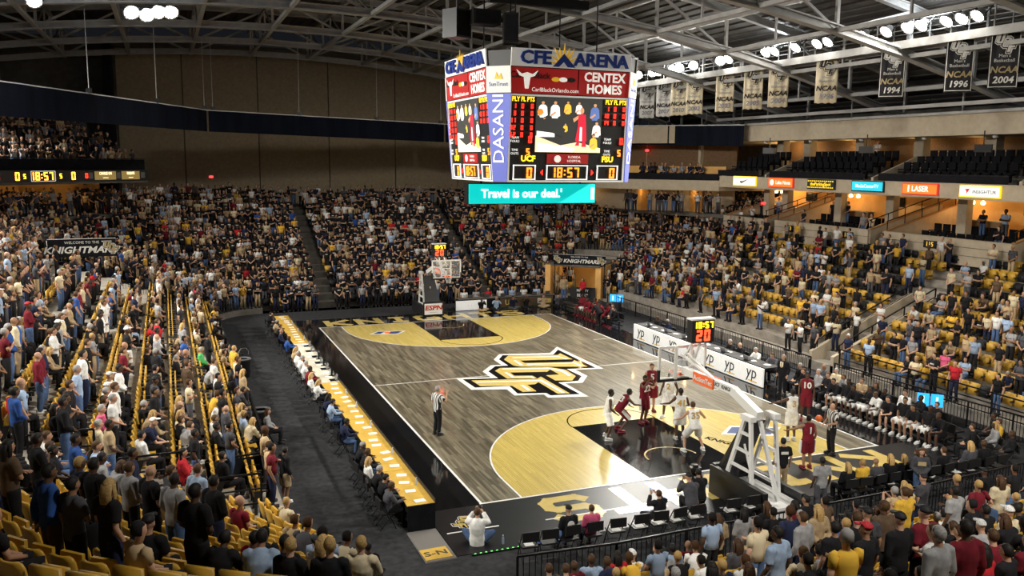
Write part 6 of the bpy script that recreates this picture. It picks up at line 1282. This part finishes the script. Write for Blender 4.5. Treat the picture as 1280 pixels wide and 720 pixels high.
# home bench
def bench(x, y0, y1, lab, n):
    t = thing('bench_seat', lab, 'bench', (x, (y0+y1)/2, 0)); L2 = abs(y1-y0)
    for i in range(n):
        y = -L2/2+L2*(i+.5)/n; s = MB().box((0, y, .43), (.46, L2/n-.06, .06)).build('seat', M_black, t); MB().box((.24, y, .72), (.05, L2/n-.08, .34)).build('backrest', M_black, t)
    MB().box((0, 0, .2), (.3, L2, .04)).build('frame', M_blackm, t)
    for y in (-L2/2+.2, 0, L2/2-.2): MB().box((0, y, .2), (.06, .06, .4)).build('leg', M_blackm, t)
bench(9.75, -7.3, -15.6, 'linked row of black bench chairs along the near sideline', 14); bench(10.7, -7.8, -15.2, 'second linked row of black chairs behind the home bench', 12); bench(9.6, 8.2, 16.2, 'linked row of black bench chairs for the visiting team', 13)
for i, (c, hr, ps, bt_) in enumerate(zip('kkgkkkkkwkkkkk', 'gbgbkkkkbkkkbb', ('sit', 'lean', 'sit', 'fold', 'lean', 'sit', 'lean', 'fold', 'lean', 'lean', 'sit', 'lean', 'sit', 'lean'), 'kkkkwwwwwkwwwk')):
    person((9.7, -7.65-.585*i, 0), (-1, rnd.uniform(-.3, .3)), ps, c, bt_, hr, f'{nth(i)} on home bench from table end', rnd.choice((4, 3, 4, 0)) if i > 3 else 0, 'long' if i < 8 else 'short', 'long' if i < 4 else 'short', 'w', 1.05, group='home team bench')
for i, (c, hr) in enumerate(zip('dcgtkkwkk', 'xgbbBkbkb')):
    person((10.65, -8.1-.75*i, 0), (-1, rnd.uniform(-.3, .3)), rnd.choice(('sit', 'fold', 'lean')), c, 'k', hr, f'{nth(i)} in row behind home bench', group='row behind the home bench')
for i, (x, y, c, hr) in enumerate(((9.5, -16.6, 'k', 'b'), (10.2, -16.9, 'g', 'L'), (10.9, -16.5, 'y', 'b'), (11.4, -15.9, 'k', 'k'), (10.0, -17.7, 'k', 'b'))):
    chair(x, y, .9, f'{nth(i)} black folding chair in the loose group past the home bench end', 'loose chairs past the home bench'); person((x, y, 0), (-.8, .6), 'sit', c, 'k', hr, f'{nth(i)} in loose group past home bench', group='loose group past the home bench')
person((8.95, -7.5, 0), (-1, -.3), 'down', 'k', 'k', 'g', '', 0, 'coat', desc='coach in black suit standing beside the end of the court-side table', extra=lambda o, s, t, p: (MB().box((0, .145, 1.33), (.07, .015, .22)).build('tie', mat('gold_tie', (.6, .4, .05)), s), MB().box((0, .135, 1.36), (.14, .02, .2)).build('shirt_front', M_paper, s)))
for i in range(9):
    person((9.55, 8.6+.6*i, 0), (-1, rnd.uniform(-.3, .3)), ('lean', 'sit', 'fold')[i % 3], 'kdmmmmmmm'[i], 'kkmmmmmwm'[i], 'k', f'{nth(i)} on visiting bench from near end', 4 if i > 1 else 0, 'coat' if i < 2 else 'long', 'short' if i > 1 else 'long', 'm', 1.05, group='visiting team bench')
person((8.7, 9.4, 0), (-.4, .9), 'bend', 'k', 'k', 'k', '', 1, 'coat', desc='coach in black suit bending over before the visiting bench')
# table officials behind the yp boards
for i, (y, c, hr) in enumerate(((4.7, 'k', 'b'), (3.6, 'n', 'g'), (1.2, 'k', 'g'), (.2, 'k', 'x'), (-2.2, 'k', 'g'), (-3.0, 'k', 'x'), (-4.2, 'w', 'g'), (-5.4, 'd', 'b'))):
    chair(10.2, y, PI/2, f'{nth(i)} black folding chair from the far end, behind the yp boards', 'folding chairs behind the yp boards'); person((10.15, y, 0), (-1, rnd.uniform(-.2, .3)), 'write', c, 'k', hr, f'{nth(i)} from far end behind yp boards', group='people behind the yp boards', scale=1.05)
# photographers and people by the baseline
def camera_for(pos, rz, lab, s=1):
    t = thing('camera', lab, 'camera', pos, rz); MB().box((0, 0, 0), (.15*s, .09*s, .11*s)).build('body', M_black, t); t2 = MB(); t2.tube([(0, .03, 0), (0, .16*s, 0)], .045*s, 10); t2.build('lens', M_black, t); MB().box((0, 0, .07*s), (.06*s, .07*s, .04*s)).build('viewfinder', M_black, t)
person((-8.66, -16.85, .014), (.45, .9), 'floor', 'W', 'j', 'b', '', 0, 'coat', scale=1.08, desc='photographer in pale grey jacket and jeans, cross-legged on the black apron'); camera_for((-8.45, -16.52, .85), -.46, 'black camera held by the cross-legged photographer')
person((-1.75, -16.95, .014), (.3, .95), 'kneel', 'k', 'k', 'k', '', 3, 'long', desc='kneeling camera operator in black beside the near goal base'); camera_for((-1.58, -16.4, .98), -.3, 'large black video camera beside the near goal base', 2.2)
person((-2.3, -17.35, .014), (.2, .95), 'kneel', 'd', 'k', 'c', '', 1, 'coat', desc='kneeling person in charcoal coat behind the camera operator', scale=1.08)
person((-3.35, -17.3, .014), (-.1, 1), 'floor', 'k', 'k', 'b', '', 0, 'coat', desc='person in black jacket sitting on the apron holding a phone before empty chairs')
t = thing('phone', 'small bright phone held by the person sitting on the apron', 'phone', (-3.42, -16.93, .82), .1); MB().box((0, 0, 0), (.075, .012, .14)).build('case', M_black, t); MB().box((0, -.008, 0), (.066, .004, .125)).build('screen', emit('phone_screen', (.3, .5, .8), 1.2), t)
def back_print(o, s, t, p):
    MB().lathe([(.02, 0), (.1, .0), (.1, .012), (.02, .012)], (0, 0, 0), 14).build('round_print', M_paper, s).matrix_local = Matrix.Translation((0, -.19, .88)) @ Matrix.Rotation(PI/2, 4, 'X')
person((-6.62, -18.12, 0), (0, 1), 'sit', 'k', 'j', 'c', '', 0, 'long', desc='person in black cap and black top with round back print, third baseline chair', extra=back_print)
person((-5.95, -18.12, 0), (.1, 1), 'sit', 'p', 'k', 'b', '', 0, 'long', desc='person in bright pink top on a near baseline chair', scale=.92)
person((1.3, -17.3+.5, .014), (.3, .95), 'down', 'k', 't', 'k', '', 1, 'short', desc='person in black printed tee standing beside the near goal base', extra=lambda o, s, t, p: MB().box((0, -.15, 1.33), (.22, .02, .08)).build('back_print', M_wi, s))
person((1.3, -18.5, 0), (.2, .98), 'down', 'g', 'd', 'k', '', 4, 'short', desc='person in grey tee standing among the baseline chairs behind the goal')
for i, (x, c, hr) in enumerate(((2.6, 'k', 'L'), (3.15, 'y', 'l'), (3.7, 'd', 'x'), (4.25, 'k', 'L'), (4.8, 'k', 'L'), (5.35, 'k', 'B'), (5.9, 'k', 'b'), (6.45, 'k', 'b'), (7.6, 'd', 'L'), (8.2, 'k', 'b'))):
    person((x, -18.12, 0), (rnd.uniform(-.2, .2), 1), rnd.choice(('sit', 'sit', 'lean')), c, 'k', hr, f'{nth(i)} from goal, near baseline chairs', group='people on the near baseline chairs')
person((4.78, -18.8, 0), (-.5, -.8), 'clasp', 'd', 'j', 'B', '', 0, 'long', desc='person in dark printed sweatshirt standing behind the baseline chairs, facing the stand', extra=lambda o, s, t, p: MB().box((0, .145, 1.3), (.24, .02, .12)).build('chest_print', M_gt, s))
person((-13.0, -12.1, 0), (.9, .4), 'down2', 'k', 't', 'k', '', 3, 'coat', 'short', 'w', desc='person in black jacket, tan shorts and white shoes standing at the platform rail')
chair(-12.9, -6.5, -PI/2, 'black folding chair beside the large bin', 'aisle chair'); person((-12.85, -6.5, 0), (1, -.2), 'sit', 'g', 'k', 'B', '', 0, desc='person in grey sweater and black trousers on a chair beside the large bin')
person((-12.1, -19.3, 0), (.3, .9), 'down', 'k', 'k', 'k', '', 4, desc='person in black standing on the carpet past the corner rail', scale=.98)
for i, (x, c, hr) in enumerate(((3.6, 'k', 'k'), (4.7, 'l', 'g'), (5.9, 'n', 'k'), (6.9, 'k', 'b'), (8.2, 't', 'b'), (9.3, 'd', 'k'))):
    person((x, 16.7, .014), (rnd.uniform(-.3, .3), -1), 'floor', c, 'tkdktk'[i], hr, f'{nth(i)} from far goal, before media table', group='people on the floor by the media table')
person((11.0, 19.3, 0), (-.3, -.9), 'down', 't', 'j', 'k', '', 3, 'coat', desc='person in tan jacket and jeans standing at the tunnel mouth'); person((11.9, 18.0, 0), (-.9, -.3), 'clasp', 'r', 'k', 'B', '', 0, 'long', desc='person in red top standing beside the tunnel sign board')
make_people()
# ---------------------------------------------------------------- the rest of the crowd, one mesh
CHN = [bpy.data.materials.new('draft_'+str(i)) for i in range(6)]
def crowd_fig(kind):
    p = POSE[kind]; mb = MB(); S_, T_, B_, H_, P_, K_ = CHN
    def tub(pts, rr, m, n=6):
        m0 = MB(); ell_tube(m0, pts, rr, n=n, flat='se'); mb.add(m0.v, m0.f, m)
    pel, ch, nk, hd = V(p['pel']), V(p['ch']), V(p['nk']), V(p['hd'])
    tub([pel, lerp(pel, ch, .5), ch, lerp(ch, nk, .6), nk], [(.18, .13), (.165, .12), (.195, .135), (.175, .115), (.07, .06)], T_, 8)
    tub([nk-V((0, 0, .04)), hd-V((0, -.01, .08)), hd-V((0, -.01, .03)), hd+V((0, 0, .05)), hd+V((0, 0, .1))], [(.05, .05), (.05, .06), (.075, .09), (.076, .09), (.035, .05)], S_, 7)
    for i in (0, 1):
        s, e, w_ = V(p['sh'][i]), V(p['el'][i]), V(p['wr'][i])
        tub([lerp(s, nk, .2), s, lerp(s, e, .6)], [(.06, .06), (.075, .075), (.06, .06)], T_, 5); tub([lerp(s, e, .55), e, lerp(e, w_, 1.0), w_+(w_-e).normalized()*.12], [(.05, .05), (.046, .046), (.035, .035), (.03, .03)], S_, 5)
        h, k, a = V(p['hip'][i]), V(p['kn'][i]), V(p['an'][i]); tub([lerp(h, pel, .5), h, k, a], [(.1, .1), (.105, .105), (.075, .075), (.06, .06)], B_, 5)
        mb.box((a.x, a.y+.05, .04), (.09, .25, .08), 0, K_)
    m0 = MB(); ell_tube(m0, [hd+V((0, -.045, -.05)), hd+V((0, -.025, .04)), hd+V((0, -.01, .09)), hd+V((0, -.005, .125))], [(.08, .07), (.086, .09), (.075, .085), (.03, .04)], n=7, flat='se'); mb.add(m0.v, m0.f, H_)
    f = (ch-pel).normalized(); mb.box((ch.x, ch.y+.135, ch.z+.02), (.2, .03, .055), 0, P_)
    v = np.array([tuple(x) for x in mb.v]); chn = np.zeros(len(v), int); tris = []
    for fc_, m_ in zip(mb.f, mb.m):
        cidx = CHN.index(mb.mats[m_])
        for i in fc_: chn[i] = cidx
        for i in range(1, len(fc_)-1): tris.append((fc_[0], fc_[i], fc_[i+1]))
    return v, np.array(tris), chn
STK = ['down', 'crossed', 'clasp', 'heart', 'phone', 'hips']; SIK = ['sit', 'lean', 'fold']
FIG = {k: crowd_fig(k) for k in STK+SIK}
cv, cf, cc = [], [], []; base_i = 0
def add_crowd(p, fc, kind, top, bot, hr, skin=None, prt=False, sc=1):
    global base_i
    v, t, chn = FIG[kind]; a = math.atan2(-fc[0], fc[1])+rnd.uniform(-.35, .35); c_, s_ = math.cos(a)*sc, math.sin(a)*sc
    cv.append(np.stack([v[:, 0]*c_-v[:, 1]*s_+p.x, v[:, 0]*s_+v[:, 1]*c_+p.y, v[:, 2]*sc+p.z], 1)); cf.append(t+base_i); base_i += len(v)
    sk = SK[skin if skin is not None else rnd.choice((0, 0, 1, 2, 2, 3, 4))]; j = rnd.uniform(.75, 1.3)
    tc = np.array(PAL[top])*j; pal = np.array([sk, tc, PAL[bot], sk if hr == 'x' else HC[hr], (.62, .6, .55) if prt else tc, (.03, .03, .03)]); cc.append(pal[chn])
for sec, k, t, pz, top, bot, hr in CROWD:
    st_ = pz == 'd'; p, fc = place(sec, k, t, .30 if st_ else .56)
    if not in_view(p+V((0, 0, 1.2)), 120) or math.hypot(p.x-CX, p.y-CY) < 11.5: continue
    add_crowd(p, fc, rnd.choices(STK, (34, 22, 24, 8, 6, 6))[0] if st_ else rnd.choice(SIK), top, bot, hr, None, top == 'k' and rnd.random() < (.75 if sec in ('far', 'fl', 'fr') else .15), rnd.uniform(.92, 1.06))
# standees along the concourse rails, the balcony and the suites
def extra(p, fc, st_=True, dens=1, pal='kkkdngw'):
    if rnd.random() < dens and in_view(p, 60): add_crowd(p, fc, rnd.choice(STK if st_ else SIK), rnd.choice(pal), rnd.choice('kkdj'), rnd.choice('kkbblg'), None, False, rnd.uniform(.93, 1.05))
for x in np.arange(-18, 12, .6): extra(V((x, 36.1, 6.15)), (0, -1), True, .75); extra(V((x+.3, 37.0, 6.15)), (0, -1), True, .3)
for y in np.arange(-10, 22, .6): extra(V((-29.2, y, 7.0)), (1, 0), True, .75)
for s in np.arange(.05, 1, .05): q = A+(B-A)*s; extra(V((q.x, q.y, 6.2))+nrm*1.2, (-nrm.x, -nrm.y), True, .6)
for k in range(8):
    for s in np.arange(-8, 11.2-k*.2, .58):
        q = A+d*s+nrm*(.55+k*.85) if False else A+V((B-A)).normalized()*s+nrm*(.55+k*.85); extra(V((q.x, q.y, 9.0+k*.5)), (-nrm.x, -nrm.y), True, .85, 'kdtcgko')
for bi, (a, b) in enumerate(BAYS):
    for y in np.arange(a+.8, b-.8, .7):
        extra(V((25.6, y, 5.25)), (-1, 0), True, .12, 'tcgkw'); extra(V((26.9, y, 5.95)), (-1, 0), True, .22, 'kkgdl'); extra(V((27.0, y, 9.95)), (-1, 0), True, .06)
for i in range(26):
    f_ = i/25; x, y = 23.3+(17.9-23.3)*f_, 17.9+(23.9-17.9)*f_; extra(V((x+.9, y+.8, 6.2)), (-.7, -.7), True, .7); extra(V((x+.8, y+.75, 8.8)), (-.7, -.7), False, .4)
for x in (3.0, 3.9, 4.8, 5.7, 6.6, 7.5, 8.5): add_crowd(V((x, 18.55, 0)), (0, -1), 'sit', rnd.choice('kwlgr'), 'k', 'b')
me = bpy.data.meshes.new('crowd'); np_mesh(me, np.concatenate(cv), np.concatenate(cf))
ca = me.color_attributes.new('Col', 'FLOAT_COLOR', 'POINT'); col = np.concatenate(cc); ca.data.foreach_set('color', np.concatenate([col, np.ones((len(col), 1))], 1).astype(np.float32).ravel())
me.polygons.foreach_set('use_smooth', [True]*len(me.polygons))
mc = bpy.data.materials.new('crowd_clothes'); n_, l_, b_ = nodes_of(mc); at_ = n_.new('ShaderNodeAttribute'); at_.attribute_name = 'Col'; l_.new(at_.outputs['Color'], b_.inputs['Base Color']); b_.inputs['Roughness'].default_value = .85; b_.inputs['Specular IOR Level'].default_value = .2
me.materials.append(mc)
tag(link('crowd', me), 'the farther spectators filling the stands, many in black shirts', None, None, 'stuff')
for m_ in CHN: bpy.data.materials.remove(m_)
print('PEOPLE', len(PEOPLE), 'CROWD', len(cv), 'tris', len(me.polygons), 'seats', len(SLOTS), cnt)
